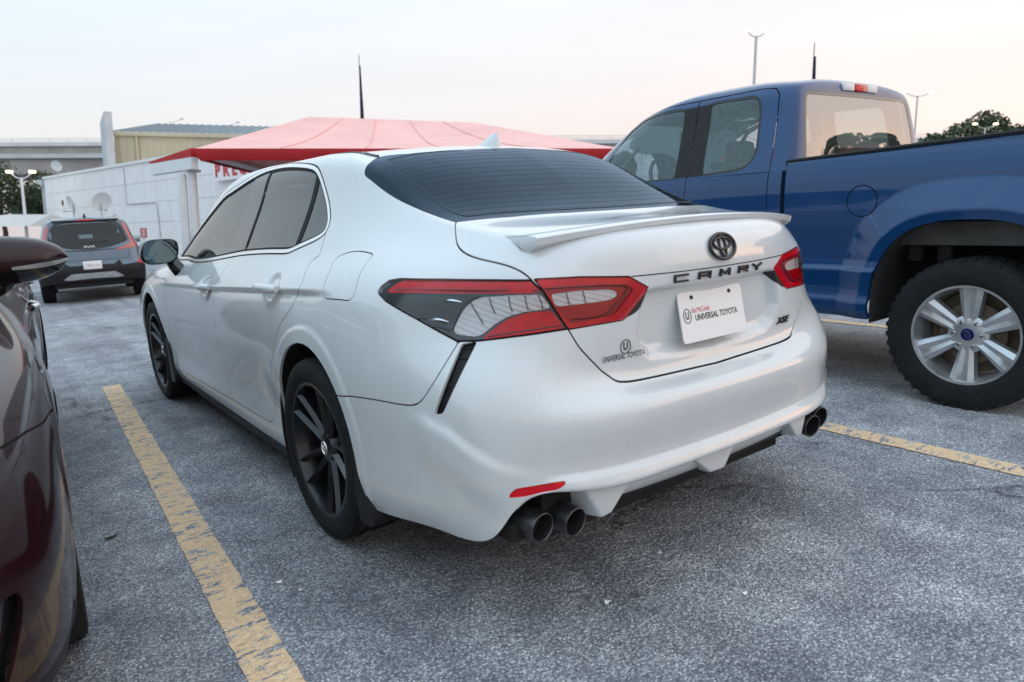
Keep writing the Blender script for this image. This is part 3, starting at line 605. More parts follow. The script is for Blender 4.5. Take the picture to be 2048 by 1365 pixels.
# ---------------------------------------------------------------- charts: flat coordinates in which panel outlines are drawn
def ch_side(P): return P[:, [1, 2]]
def ch_corner(P): return np.stack([P[:, 0]-P[:, 1], P[:, 2]], -1)
def ch_top(P): return P[:, [0, 1]]
def fld(poly, chart, mask=None, closed=True):
    poly = np.asarray(poly, float)
    def f(P):
        d = poly_sd(chart(P), poly, closed)
        if mask is not None: d = np.where(mask(P), d, np.maximum(np.abs(d), .2))
        return d
    return f
def pt(name, chart): return chart(np.array(SEDAN_LINES[name], float))
def lamp_clear_material():
    m, nt, b = nodes('lamp_reflector')
    b.inputs['Metallic'].default_value = .35; b.inputs['Roughness'].default_value = .12; b.inputs['Coat Weight'].default_value = 1
    tc = nt.nodes.new('ShaderNodeTexCoord'); sp = nt.nodes.new('ShaderNodeSeparateXYZ'); nt.links.new(tc.outputs['Object'], sp.inputs[0])
    su = nt.nodes.new('ShaderNodeMath'); su.operation = 'SUBTRACT'; nt.links.new(sp.outputs[0], su.inputs[0]); nt.links.new(sp.outputs[1], su.inputs[1])
    cb = nt.nodes.new('ShaderNodeCombineXYZ'); nt.links.new(su.outputs[0], cb.inputs[0]); nt.links.new(sp.outputs[2], cb.inputs[1])
    mp = nt.nodes.new('ShaderNodeMapping'); mp.inputs['Rotation'].default_value = (0, 0, .25); nt.links.new(cb.outputs[0], mp.inputs[0])
    wv = nt.nodes.new('ShaderNodeTexWave'); wv.inputs['Scale'].default_value = 70; wv.inputs['Distortion'].default_value = 1.0; wv.inputs['Detail'].default_value = 1; nt.links.new(mp.outputs[0], wv.inputs['Vector'])
    w2 = nt.nodes.new('ShaderNodeTexWave'); w2.bands_direction = 'Y'; w2.inputs['Scale'].default_value = 22; w2.inputs['Distortion'].default_value = 1.0; nt.links.new(mp.outputs[0], w2.inputs['Vector'])
    b.inputs['Base Color'].default_value = (.88, .90, .92, 1)
    hg = nt.nodes.new('ShaderNodeMath'); hg.operation = 'MULTIPLY_ADD'; hg.inputs[1].default_value = .35; nt.links.new(wv.outputs['Fac'], hg.inputs[0]); nt.links.new(w2.outputs['Fac'], hg.inputs[2])
    bp = nt.nodes.new('ShaderNodeBump'); bp.inputs['Strength'].default_value = .7; bp.inputs['Distance'].default_value = .004
    nt.links.new(hg.outputs[0], bp.inputs['Height']); nt.links.new(bp.outputs[0], b.inputs['Normal'])
    return m
M['lamp_reflector'] = lamp_clear_material()
M['lens_cover'] = glass('lens_cover', (.98, .97, .97), 1.28)
M['pillar_gloss'] = pm('pillar_gloss', (.030, .028, .027), .22, coat=.3)
def tyre_mesh(r, rim, w, tread=48, blocks=3, shoulder=.025):
    """tyre of revolution about x, centred; grooves cut as recessed rings and cross slots"""
    mb = MB(); h = w/2
    prof = [(-h*.80, rim-.012), (-h*.93, rim+.004), (-h*.99, rim+(r-rim)*.35), (-h, rim+(r-rim)*.6), (-h*.97, r-shoulder*1.0), (-h*.90, r-shoulder*.35), (-h*.80, r-.004)]
    g = []
    xs = np.linspace(-h*.74, h*.74, blocks*2)
    for i in range(blocks):
        a, b = xs[2*i], xs[2*i+1]
        g += [(a, r-.009), (a+.002, r), (b-.002, r), (b, r-.009)]
    prof2 = prof+g+[(-x, q) for x, q in reversed(prof)]
    mb.lathe(prof2, 96, 'x')
    return mb
def wheel(name_parent, M4, r, rim, w, style, tyre_mat, rim_mat, steer=0, parent=None):
    """a wheel part: empty-free; tyre and rim meshes, hub details; x axis points outboard"""
    t = tyre_mesh(r, rim, w, blocks=4 if style != 'truck' else 3)
    if style == 'truck':
        for k in range(44):
            a = 2*math.pi*k/44; c, s_ = math.cos(a), math.sin(a)
            for sx, rr in ((1, 0.0), (-1, .07)):
                a2 = a+rr; rot = Matrix.Rotation(a2, 3, 'X')
                t.box(tuple(rot @ Vector((sx*w*.43, 0, r-.013))), (w*.10, .026, .020), [list(q) for q in rot])
                rot2 = Matrix.Rotation(a2+.04, 3, 'X')
                t.box(tuple(rot2 @ Vector((sx*w*.20, 0, r-.003))), (w*.16, .030, .010), [list(q) for q in rot2])
    t.xf(M4); wo = t.build('wheel', tyre_mat, parent, smooth=40)
    h = w/2
    b = MB()
    b.lathe([(h*.86, rim+.006), (h*.92, rim+.002), (h*.90, rim-.010), (h*.55, rim-.022), (-h*.2, rim-.035), (-h*.85, rim-.030)], 72, 'x')
    if style == 'sedan':
        for k in range(5):
            base = 2*math.pi*k/5+.32
            for off, tw in ((-.20, -.10), (.20, .10)):
                a0, a1 = base+off*1.3, base+off*.95
                def pp(a, q, x): return (x, q*math.sin(a), q*math.cos(a))
                wi, wo_ = .020, .014
                rows = []
                for f in np.linspace(0, 1, 7):
                    q = .045+(rim-.055)*f; a = a0+(a1-a0)*f; x = h*(.58+.28*f**1.3); ww = (.026*(1-f)+.021*f)/2
                    da = ww/max(q, .03)
                    rows.append([pp(a-da, q, x-.045), pp(a-da, q, x-.010), pp(a-da*.15*(1 if off < 0 else -1), q, x+.006), pp(a+da, q, x-.010), pp(a+da, q, x-.045)])
                b.grid(np.array(rows))
        b.lathe([(h*.66, .0), (h*.66, .034), (h*.62, .052), (h*.45, .062), (h*.1, .07)], 40, 'x')
    elif style == 'truck':
        for k in range(6):
            base = 2*math.pi*k/6+.26
            def pp(a, q, x): return (x, q*math.sin(a), q*math.cos(a))
            rows = []
            for f in np.linspace(0, 1, 7):
                q = .055+(rim-.062)*f; x = h*(.55+.22*f); ww = .030+.030*f
                da = ww/max(q, .05)
                rows.append([pp(base-da*1.1, q, x-.05), pp(base-da, q, x-.012), pp(base-da*.55, q, x+.004), pp(base, q, x-.004), pp(base+da*.55, q, x+.004), pp(base+da, q, x-.012), pp(base+da*1.1, q, x-.05)])
            b.grid(np.array(rows))
        b.lathe([(h*.60, .0), (h*.60, .040), (h*.58, .080), (h*.50, .098), (h*.2, .10)], 48, 'x')
    else:
        for k in range(5):
            base = 2*math.pi*k/5
            def pp(a, q, x): return (x, q*math.sin(a), q*math.cos(a))
            rows = []
            for f in np.linspace(0, 1, 5):
                q = .04+(rim-.05)*f; x = h*(.55+.25*f); da = .035/max(q, .05)
                rows.append([pp(base-da, q, x-.03), pp(base-da*.5, q, x), pp(base+da*.5, q, x), pp(base+da, q, x-.03)])
            b.grid(np.array(rows))
        b.lathe([(h*.6, 0), (h*.6, .04), (h*.4, .06)], 24, 'x')
    b.xf(M4); b.build('rim', rim_mat, wo, smooth=30, recalc=False)
    d = MB(); d.lathe([(h*.1, 0), (h*.1, rim*.62), (-h*.1, rim*.64), (-h*.1, 0)], 40, 'x'); d.lathe([(-h*.3, 0), (-h*.3, rim-.04), (-h*.5, rim-.04)], 40, 'x')
    d.xf(M4); d.build('brake_disc', M['brown_wheel'] if style == 'truck' else M['under'], wo)
    return wo
def ring_xy(cx, cy, rx, ry, n=40, ph=0): return [(cx+rx*math.cos(2*math.pi*k/n+ph), cy+ry*math.sin(2*math.pi*k/n+ph), 0) for k in range(n+1)]
def build_sedan():
    root = empty('parked_sedan', LOT, 'white four-door sedan with dealer plate and black wheels, nearest car in the middle', 'car', 'cars parked in the lot')
    G = sedan_surface()
    S = Shell(G, -1)
    left = lambda P: P[:, 0] < -.5
    rear = lambda P: P[:, 1] < -.2
    W, GL, DLO, CHR, GF, GR, GQ, FD, RD, FU, BU, LID, LO, LI, GAP, VENT, REF, HOOD, WS, DEL = 0, 1, 2, 3, 4, 5, 6, 10, 11, 12, 13, 14, 15, 16, 20, 21, 22, 30, 31, 99
    SEAL, LOR, LOC, LOL, LOS, LIC, LID_, GARN, CREA = 7, 40, 41, 42, 43, 44, 45, 46, 47
    # wheel openings
    for yc in (0., 2.825):
        def fa(P, yc=yc):
            dz = P[:, 2]-.355; dy = P[:, 1]-yc
            rr = .376 + np.where((dz < 0) & (dy < 0), -.35*dz, 0)
            return np.where(left(P), np.hypot(dy, np.maximum(dz, 0))-rr, .5)
        S.cut(fa, DEL, [W])
    # windows
    dlo = smooth_poly(pt('dlo', ch_side), 5)
    f_dlo = fld(dlo, ch_side, left)
    S.cut(f_dlo, CHR, [W])
    S.cut(f_dlo, SEAL, [CHR], -.017)
    S.cut(f_dlo, DLO, [SEAL], -.028)
    def quad(a, b, x0, x1):   # side of a pillar line
        (ya, za), (yb, zb) = a, b
        def f(P): t = (P[:, 2]-zb)/(za-zb); return P[:, 1]-(yb+t*(ya-yb))
        return f
    bf = quad(*pt('bfront', ch_side), 0, 0); br = quad(*pt('brear', ch_side), 0, 0); ql = quad(*pt('qdivL', ch_side), 0, 0); qr = quad(*pt('qdivR', ch_side), 0, 0)
    S.cut(lambda P: -bf(P)+.010, GF, [DLO])
    S.cut(lambda P: np.maximum(br(P)+.012, -ql(P)+.004), GR, [DLO])
    S.cut(lambda P: qr(P)+.002, GQ, [DLO])
    S.cut(lambda P: np.maximum(np.abs(br(P)+.001)-.013, np.where(left(P), -1, 1)), SEAL, [DLO])
    S.cut(lambda P: np.where(left(P) & (P[:, 1] < .75), -1.0, 1.0), SEAL, [DLO])
    S.cut(lambda P: np.maximum(br(P), -bf(P)), SEAL, [CHR], 0) if False else None
    f_glass = fld(GLASS_POLY(), ch_top, lambda P: (P[:, 2] > 1.06) & (P[:, 1] < .4))
    S.cut(f_glass, GL, [W])
    ws = smooth_poly([(.12, 1.90), (-.3, 1.87), (-.45, 1.80), (-.535, 1.735), (-.575, 1.95), (-.64, 2.30), (-.645, 2.44), (-.52, 2.60), (-.3, 2.68), (.12, 2.74)], 4)
    S.cut(fld(ws, ch_top, lambda P: P[:, 1] > 1.4), WS, [W])
    hood = [(.12, 2.79), (-.4, 2.71), (-.70, 2.50), (-.765, 2.85), (-.70, 3.35), (-.45, 3.60), (.12, 3.72)]
    # lamps
    f_lo = fld(smooth_poly(pt('lampO', ch_corner), 3, p=.9), ch_corner, rear)
    lo = pt('lampO', ch_corner); f_lo = fld(np.vstack([lo]), ch_corner, rear)
    f_li = fld(pt('lampI', ch_corner), ch_corner, rear)
    f_lid = fld(LID_POLY(), ch_corner, lambda P: P[:, 1] < -.45)
    f_bu = fld(BUMP_POLY(), ch_corner, lambda P: P[:, 1] < -.1)
    S.cut(f_lo, LO, [W]); S.cut(f_li, LI, [W])
    for nm, lab, base in (('lampOred', LOR, LO), ('lampOclear', LOC, LO), ('lampOlow', LOL, LO), ('lampOsmoke', LOS, LO), ('lampIdeep', LID_, LI), ('lampIclear', LIC, LID_)):
        S.cut(fld(round_poly(pt(nm, ch_corner), .010, 4), ch_corner, rear), lab, [base])
    S.cut(f_lid, LID, [W]); S.cut(f_bu, BU, [W])
    S.cut(fld(round_poly(pt('vent', ch_corner)[[0, 3, 5, 8]], .008, 4), ch_corner, rear), VENT, [BU, W])
    S.cut(fld(round_poly(pt('reflector', ch_corner), .006, 3), ch_corner, rear), REF, [BU])
    gb = np.array([(x, z) for x, y, z in SEDAN_LINES['blackR']])
    S.cut(fld(gb, lambda P: P[:, [0, 2]], rear), GARN, [LID])
    # doors
    f_fd = fld(DOOR_F(), ch_side, left); f_rd = fld(DOOR_R(), ch_side, left)
    S.cut(f_fd, FD, [W]); S.cut(f_rd, RD, [W])
    f_fu = fld(smooth_poly(pt('fuel', ch_side), 4, p=.8), ch_side, left)
    S.cut(f_fu, FU, [W])
    S.cut(fld(hood, ch_top, lambda P: P[:, 1] > 2.4), HOOD, [W])
    # shut lines
    g = .0045
    S.band(f_lid, GAP, g*1.15, [LID, W, BU]); S.band(f_bu, GAP, g, [BU, W])
    S.band(f_fd, GAP, g, [FD, W, RD]); S.band(f_rd, GAP, g, [FD, RD, W]); S.band(f_fu, GAP, g*.8, [FU, W])
    S.band(f_dlo, GAP, .006, [W, FD, RD, CHR])
    S.band(f_lo, GAP, .006, [W, LO, BU, LOR, LOC, LOL, LOS]); S.band(f_li, GAP, .004, [LID, LI, LID_])
    S.band(fld(hood, ch_top, lambda P: P[:, 1] > 2.4), GAP, g, [HOOD, W])
    # crease line over the garnish strip
    def f_cr(P): return np.where((P[:, 1] < -.9) & (P[:, 0] > -.36), P[:, 2]-np.interp(-P[:, 0], [0, .15, .36], [.957, .957, .960]), .2)
    S.band(f_cr, CREA, .0035, [LID])
    def both(labs): a = S.take(labs); return join_pnf(a, mirror_pnf(a))
    def wall2(pnf, d=.010): return walls(pnf, d, lambda p: abs(p[0]) < 1e-5)
    wp = M['white_paint']
    body = pnf_obj('body_shell', wall2(both([W])), wp, root)
    for lab, nm in ((FD, 'front_door'), (RD, 'rear_door'), (FU, 'fuel_door')):
        a = S.take([lab])
        for k, q in enumerate((a, mirror_pnf(a))):
            if lab == FU and k: q = q
            if lab == FU and k == 1:
                pnf_obj('quarter_infill', wall2(q, .004), wp, root); continue
            pnf_obj(nm, wall2(q), wp, root)
    pnf_obj('rear_bumper', wall2(both([BU])), wp, root)
    lid = pnf_obj('boot_lid', wall2(both([LID])), wp, root)
    pnf_obj('bonnet', wall2(both([HOOD])), wp, root)
    pnf_each('panel_seam', inset_pnf(both([GAP]), .007), M['gap'], root)
    pnf_each('lid_crease', inset_pnf(both([CREA]), .004), M['gap'], lid)
    pnf_each('lid_garnish', inset_pnf(both([GARN]), .001), M['trim_black'], lid)
    pnf_obj('rear_window', both([GL]), M['pane_rear'], root)
    pnf_obj('windscreen', both([WS]), M['pane_clear'], root)
    for q, sfx in ((lambda a: a, 'L'), (mirror_pnf, 'R')):
        pnf_obj('window_trim', wall2(inset_pnf(q(S.take([CHR])), -.0015), .012), M['bright_trim'], root)
        pnf_obj('window_seal', inset_pnf(q(S.take([SEAL])), .004), M['rubber'], root)
        pnf_each('pillar_cover', inset_pnf(q(S.take([DLO])), .003), M['pillar_gloss'], root)
        pnf_obj('front_window', inset_pnf(q(S.take([GF])), .006), M['pane_dark'], root)
        pnf_obj('rear_door_window', inset_pnf(q(S.take([GR])), .006), M['pane_dark'], root)
        pnf_obj('quarter_window', inset_pnf(q(S.take([GQ])), .006), M['pane_dark'], root)
        tl = pnf_obj('tail_lamp', inset_pnf(q(S.take([LO])), .004), M['gloss_black'], root)
        pnf_each('red_lens', inset_pnf(q(S.take([LOR, LOL])), .004), M['red_lens'], tl, .008)
        pnf_obj('reflector_bowl', inset_pnf(q(S.take([LOC])), .007), M['lamp_reflector'], tl)
        pnf_obj('smoked_lens', inset_pnf(q(S.take([LOS])), .006), M['smoke_lens'], tl)
        pnf_obj('lens_cover', wall2(inset_pnf(q(S.take([LO, LOR, LOC, LOL, LOS])), -.001), .006), M['lens_cover'], tl)
        bl = pnf_obj('lid_lamp', inset_pnf(q(S.take([LI])), .003), M['red_lens'], root)
        pnf_obj('inner_lens', inset_pnf(q(S.take([LID_])), .006), M['red_deep'], bl)
        pnf_obj('reflector_bowl', inset_pnf(q(S.take([LIC])), .009), M['lamp_reflector'], bl)
        pnf_obj('lens_cover', wall2(inset_pnf(q(S.take([LI, LID_, LIC])), -.003), .014), M['lens_cover'], bl)
        vt = pnf_obj('corner_vent', inset_pnf(q(S.take([VENT])), .016), M['black_plastic'], root)
        pnf_obj('bumper_reflector', inset_pnf(q(S.take([REF])), .004), M['red_lens'], root)
    return root, S, lid
def GLASS_POLY():
    g = [(x, y) for x, y, z in SEDAN_LINES['glass']]
    bot = [(-.4252, -.612), (-.2, -.632), (.12, -.636)]
    top = [(.12, -.075), (-.2184, -.066), (-.3272, -.045)]
    return smooth_poly(g[:-1], 4, False).tolist() + [g[-1]] + bot + top
def LID_POLY():
    up = pt('lidup', ch_corner); lo = pt('lampO', ch_corner)[6:10]; low = pt('lidlow', ch_corner)
    return np.vstack([smooth_poly(up, 4, False), lo[1:], low[1:5], smooth_poly(low[4:], 3, False)[1:], [(1.06, .6565), (1.3, .6565), (1.3, 1.4), (-.04, 1.4)]])
def BUMP_POLY():
    b = pt('bump', ch_corner); lo = pt('lampO', ch_corner); low = pt('lidlow', ch_corner)
    return np.vstack([[(-.75, .585)], smooth_poly(b, 4, False), lo[13:8:-1], low[1:], [(1.06, .6565), (1.4, .6565), (1.4, -.1), (-.75, -.1)]])
def DOOR_F():
    d = pt('dlo', ch_side); fr = pt('ffront', ch_side); fd = pt('fdoor', ch_side)
    i0 = int(np.argmin(np.abs(d[:, 0]-1.13)+5*(d[:, 1] < 1.2)))
    top = d[i0:]
    return np.vstack([smooth_poly(fr, 3, False), [(2.33, .272)], [(1.62, .286), (1.16, .296)], smooth_poly(fd[::-1][1:], 3, False), [(1.15, 1.1), (1.12, 1.36)], top])
def DOOR_R():
    d = pt('dlo', ch_side); rd = pt('rdoor', ch_side); fd = pt('fdoor', ch_side)
    i1 = int(np.argmin(np.abs(d[:, 0]-.145)+5*(np.abs(d[:, 1]-1.10) > .04)))
    i0 = int(np.argmin(np.abs(d[:, 0]-1.13)+5*(d[:, 1] < 1.2)))
    top = d[i1:i0]
    return np.vstack([smooth_poly(fd[:-1], 3, False), [(1.16, .296), (.95, .298), (.60, .303)], smooth_poly(rd[::-1][1:], 3, False), top, [(1.12, 1.36), (1.15, 1.1)]])
SED, SEDS, SED_LID = build_sedan()
# ---------------------------------------------------------------- sedan: everything that is not a skin panel
_SP, _SN = SEDS.P, SEDS.N
def rear_at(x, z):
    m = np.where((_SP[:, 1] < -.85) & (_SP[:, 2] < 1.07))[0]
    k = m[np.argmin((_SP[m, 0]+abs(x))**2+(_SP[m, 2]-z)**2)]
    n = _SN[k].copy(); n[0] *= -np.sign(x) if x else 0
    return float(_SP[k, 1]), n
def rear_frame(x, z, off=.0):
    y, n = rear_at(x, z); n = n/np.linalg.norm(n)
    o = np.array([x, y, z])+n*off
    xd = np.cross([0, 0, 1.], n); xd /= np.linalg.norm(xd); yd = np.cross(n, xd)
    return frame(o, xd, yd)
def sedan_parts(root, lid):
    # wheels
    for yc in (0., 2.825):
        for sx in (-1, 1):
            M4 = Matrix.Translation((sx*.797, yc, .3355)) @ (Matrix.Rotation(math.pi, 4, 'Z') if sx < 0 else Matrix.Identity(4))
            w = wheel('wheel', M4, .3355, .248, .235, 'sedan', M['rubber'], M['black_wheel'], parent=root)
            mb = MB(); mb.tube([(.0815, .024*math.cos(t), .024*math.sin(t)) for t in np.linspace(0, 2*math.pi, 25)], .0022, 6)
            mb.tube([(.0815, .007*math.cos(t), .022*math.sin(t)) for t in np.linspace(0, 2*math.pi, 25)], .0018, 6)
            mb.tube([(.0815, .021*math.cos(t), .008+.010*math.sin(t)) for t in np.linspace(0, 2*math.pi, 25)], .0018, 6)
            mb.xf(M4); mb.build('hub_badge', M['chrome'], w)
            # wheel housing
            hb = MB(); n = 28; rows = []
            for xx in (.90, .60):
                rows.append([(sx*xx, yc+.385*math.cos(t), .355+.385*math.sin(t)) for t in np.linspace(-.6, math.pi+.6, n)])
            hb.grid(np.array(rows)); hb.box((sx*.60, yc, .45), (.01, .80, .60)); hb.build('wheel_housing', M['under'], root)
            # mud flap: a moulded plate that closes the back of the opening
            pl_ = round_poly([(-.285, .462), (-.372, .430), (-.402, .305), (-.440, .228), (-.436, .182), (-.335, .170), (-.305, .300)], .02, 4)
            fb = MB(); n_ = len(pl_); rows = []
            for xx, k in ((.700, .96), (.885, .99), (.902, 1.0), (.908, .98)):
                c_ = pl_.mean(0); rows.append([(sx*xx, yc+c_[0]+(p[0]-c_[0])*k, c_[1]+(p[1]-c_[1])*k) for p in np.vstack([pl_, pl_[:1]])])
            fb.grid(np.array(rows)); fb.add([rows[-1][q] for q in range(n_)], [tuple(range(n_))]); fb.build('mud_flap', M['black_plastic'], root, smooth=40)
    # underside
    ub = MB(); ub.box((0, 1.35, .23), (1.16, 4.5, .05)); ub.box((0, -.72, .30), (1.5, .5, .05)); ub.box((0, 1.41, .22), (1.66, 1.95, .06)); ub.box((0, -.93, .36), (1.30, .10, .05))
    ub.build('floor_pan', M['under'], root)
    for sx in (-1, 1):
        sb = MB(); rows = []
        for y in np.linspace(.40, 2.42, 24):
            k = .012*math.sin((y-.4)/2.02*math.pi)
            rows.append([(sx*.872, y, .222), (sx*(.868+k*.3), y, .185), (sx*.835, y, .150-k), (sx*.74, y, .152)])
        sb.grid(np.array(rows)); sb.build('side_skirt', M['black_plastic'], root, smooth=60)
        # mirror
        hs = MB()
        Y0 = 2.125
        outline = [(1.034, 1.010), (1.022, 1.058), (.990, 1.083), (.930, 1.088), (.862, 1.083), (.838, 1.058), (.842, .995), (.868, .957), (.930, .946), (1.000, .950), (1.030, .975)]
        cx, cz = .937, 1.017
        O = smooth_poly(outline, 3)
        rows = []
        for f, dy in ((1.0, 0.0), (1.045, .012), (1.06, .04), (1.02, .085), (.88, .125), (.60, .150), (.05, .158)):
            rows.append([(sx*(cx+(p[0]-cx)*f), Y0+dy, cz+(p[1]-cz)*f) for p in np.vstack([O, O[:1]])])
        hs.grid(np.array(rows)); ho = hs.build('door_mirror', M['gloss_black'], root, smooth=60)
        ib = MB(); rows = []
        for f, dy in ((1.0, .000), (.93, -.003), (.90, .006)):
            rows.append([(sx*(cx+(p[0]-cx)*f), Y0+dy, cz+(p[1]-cz)*f) for p in np.vstack([O, O[:1]])])
        ib.grid(np.array(rows)); ib.build('mirror_bezel', M['gloss_black'], ho, smooth=60)
        gb = MB(); gb.add([(sx*(cx+(p[0]-cx)*.91), Y0+.004+.05*(p[0]-cx), cz+(p[1]-cz)*.91) for p in O], [tuple(range(len(O)))]); gb.build('mirror_glass', pm('mirror_glass', (.12, .19, .22), .03, 1.0), ho, smooth=0)
        ab = MB(); ab.tube([(sx*.872, 2.19, .975), (sx*.862, 2.16, .93), (sx*.845, 2.12, .895), (sx*.835, 2.10, .872)], [.034, .032, .034, .028], 10, flat=1.5); ab.build('mirror_arm', M['gloss_black'], ho, smooth=60)
        # handles
        for yc, zc in ((.405, .907), (1.415, .854)):
            hb = MB(); pts = []; rad = []
            for t in np.linspace(-1, 1, 15):
                xs = .893+.016*(1-abs(t)**3); pts.append((sx*xs, yc+.118*t, zc-.004)); rad.append(.0195*(1-.35*abs(t)**6))
            hb.tube(pts, rad, 10, flat=.62 if False else 1.0); ho2 = hb.build('door_handle', M['white_paint'], root, smooth=70)
        kb = MB(); kb.box((sx*.911, 1.32, .850), (.003, .004, .014)); kb.build('key_slot', M['ink'], root)
    # exhaust tips
    for sx in (-1, 1):
        for x, y, z in ((.683, -1.020, .316), (.588, -1.046, .310)):
            e = MB(); e.lathe([(.001, .0375), (-.0015, .0392), (-.0005, .0410), (.004, .0418), (.012, .0418), (.17, .039)], 36, 'y'); e.lathe([(.001, .0375), (.06, .037), (.10, .034), (.10, 0)], 36, 'y')
            e.xf(Matrix.Translation((sx*x, y, z)) @ Matrix.Rotation(R(4), 4, 'X') @ Matrix.Shear('XY', 4, (0, 0)) @ Matrix.Rotation(R(-sx*6), 4, 'Z'))
            eo = e.build('exhaust_tip', M['dark_steel'], root, recalc=False)
        mb = MB(); mb.tube([(sx*.635, -.90, .30), (sx*.6, -.6, .28), (sx*.4, -.5, .27)], .06, 10); mb.build('muffler', M['under'], root)
    # lower valance: white blade with three fins, dark strips between them
    xs = np.linspace(-.50, .50, 41); rows = []; rows2 = []
    def yt_(x): return -1.082+.03*(abs(x)/.5)**2
    for x in xs:
        yt = yt_(x)
        rows.append([(x, yt+.06, .408), (x, yt+.012, .400), (x, yt+.018, .378), (x, yt+.034, .346), (x, yt+.046, .322), (x, yt+.060, .316), (x, yt+.12, .314)])
    vb = MB().grid(np.array(rows)); vb.build('rear_valance', M['white_paint'], root, smooth=50)
    def fin(prof_a, prof_b, nm):
        fb = MB(); fb.add(list(prof_a)+list(prof_b), [(0, 1, 2, 3), (7, 6, 5, 4), (0, 4, 5, 1), (1, 5, 6, 2), (2, 6, 7, 3), (3, 7, 4, 0)]); fb.build(nm, M['white_paint'], root, bevel=.010, seg=3)
    for sx in (-1, 1):
        A = [(sx*.375, -1.070, .396), (sx*.555, -1.046, .400), (sx*.550, -.93, .380), (sx*.44, -.93, .380)]
        Bm = [(sx*.462, -1.062, .302), (sx*.498, -1.056, .294), (sx*.540, -.93, .292), (sx*.468, -.93, .290)]
        fin(A, Bm, 'valance_fin')
        db = MB(); rows = []
        for x in np.linspace(.030, .475, 14):
            y0 = yt_(x); rows.append([(sx*x, y0+.056, .322), (sx*x, y0+.052, .316), (sx*x, y0+.058, .304), (sx*x, y0+.080, .294), (sx*x, y0+.16, .290)])
        db.grid(np.array(rows)); db.build('diffuser_strip', M['black_plastic'], root, smooth=50)
    fin([(-.150, -1.066, .396), (.120, -1.066, .396), (.07, -.95, .37), (-.07, -.95, .37)], [(-.040, -1.074, .308), (.030, -1.074, .304), (.03, -.95, .30), (-.04, -.95, .30)], 'valance_keel')
    # boot spoiler
    sp = MB(); rows = []
    xs = np.linspace(-.592, .592, 49)
    for x in xs:
        a = abs(x)/.592
        ye = -1.022+.082*a**2.2; ze = 1.112-.030*a**2.0
        th = .016+.006*a**3; e = sstep(.97, 1.0, a)
        yf = -.885+.10*a**3
        zf = np.interp(yf, [-.96, -.70], [1.100, 1.122])-.030*a**2
        rows.append([(x, yf, zf-.004), (x, (yf+ye)/2, (zf+ze)/2+.004), (x, ye+.012, ze+.002), (x, ye, ze-.003), (x, ye+.004, ze-th), (x, ye+.040, ze-th-.022), (x, ye+.07, ze-th-.03)])
    sp.grid(np.array(rows)); so = sp.build('boot_spoiler', M['white_paint'], root, smooth=40)
    for r_, sx in ((rows[0], -1), (rows[-1], 1)):
        eb = MB(); tip = (sx*.588, -.780, 1.088); low = (sx*.604, -.885, 1.052)
        eb.add([tip, low]+list(r_), [(0, 2, 3), (0, 3, 4), (0, 4, 1), (1, 4, 5), (1, 5, 6), (1, 6, 7), (1, 7, 8)]); eb.build('spoiler_end', M['white_paint'], so, smooth=40, recalc=False)
    # roof fin
    fb = MB(); rows = []
    for f in np.linspace(0, 1, 9):
        y0 = .21-.145*f**.8-.0*f; y1 = .020+.010*f; z = 1.400+.066*f; hw = .028*(1-f)**.7+.003
        zb = z+(.026*(1-f))*0
        rows.append([(0, y0, z+(.022)*(1-f)), (hw*.7, y0*.6+y1*.4, z+.012*(1-f)), (hw, y1+.02, z), (hw*.6, y1, z), (0, y1-.004, z), (-hw*.6, y1, z), (-hw, y1+.02, z), (-hw*.7, y0*.6+y1*.4, z+.012*(1-f)), (0, y0, z+.022*(1-f))])
    fb.grid(np.array(rows)); fb.build('roof_antenna', M['white_paint'], root, smooth=50)
    # badge, letters, plate
    Mb = rear_frame(0, 1.016, .004)
    bb = MB()
    def el(cx, cy, rx, ry, r): bb.tube([(cx+rx*math.cos(t), cy+ry*math.sin(t), 0) for t in np.linspace(0, 2*math.pi, 41)], r, 8)
    for cx, cy, rx, ry, r in ((0, 0, .0575, .0385, .0055), (0, .0095, .0400, .0175, .0042), (0, .001, .0135, .0340, .0042)):
        bb2 = MB(); bb2.tube([(cx+rx*math.cos(t), cy+ry*math.sin(t), 0) for t in np.linspace(0, 2*math.pi, 41)], r, 8)
        bb.add(bb2.v, bb2.f)
    bb.xf(Mb); bb.build('lid_badge', M['trim_black'], lid, smooth=60)
    strokes = {'C': [[(1, 1), (0, 1), (0, 0), (1, 0)]], 'A': [[(0, 0), (0, .9), (.12, 1), (1, 1), (1, 0)], [(0, .42), (1, .42)]], 'M': [[(0, 0), (.04, 1), (.5, .25), (.96, 1), (1, 0)]],
               'R': [[(0, 0), (0, 1), (1, 1), (1, .5), (0, .5)], [(.45, .5), (1, 0)]], 'Y': [[(0, 1), (.5, .48), (.5, 0)], [(1, 1), (.5, .48)]]}
    for ch, x in zip('CAMRY', (-.178, -.081, .010, .107, .184)):
        lb = MB(); wd = .046 if ch != 'C' else .050
        for st in strokes[ch]:
            for (a0, b0), (a1, b1) in zip(st[:-1], st[1:]):
                p0 = np.array([(a0-.5)*wd, (b0-.5)*.0175]); p1 = np.array([(a1-.5)*wd, (b1-.5)*.0175]); dv_ = (p1-p0)/np.linalg.norm(p1-p0); nv_ = np.array([-dv_[1], dv_[0]])*.0026
                p0 = p0-dv_*.0022; p1 = p1+dv_*.0022
                lb.prism([tuple(p0+nv_), tuple(p0-nv_), tuple(p1-nv_), tuple(p1+nv_)], -.004, .004+RNG.uniform(0, .0003), 'z')
        lb.xf(rear_frame(x, .939, .003)); lb.build('letter', M['trim_black'], lid, smooth=0)
    place_text('trim_badge', 'XSE', rear_frame(.375, .738, .002), .030, M['trim_black'], lid, extrude=.0015, sx=1.35, shear=.3, bold=.001)
    y0, _ = rear_at(0, .80)
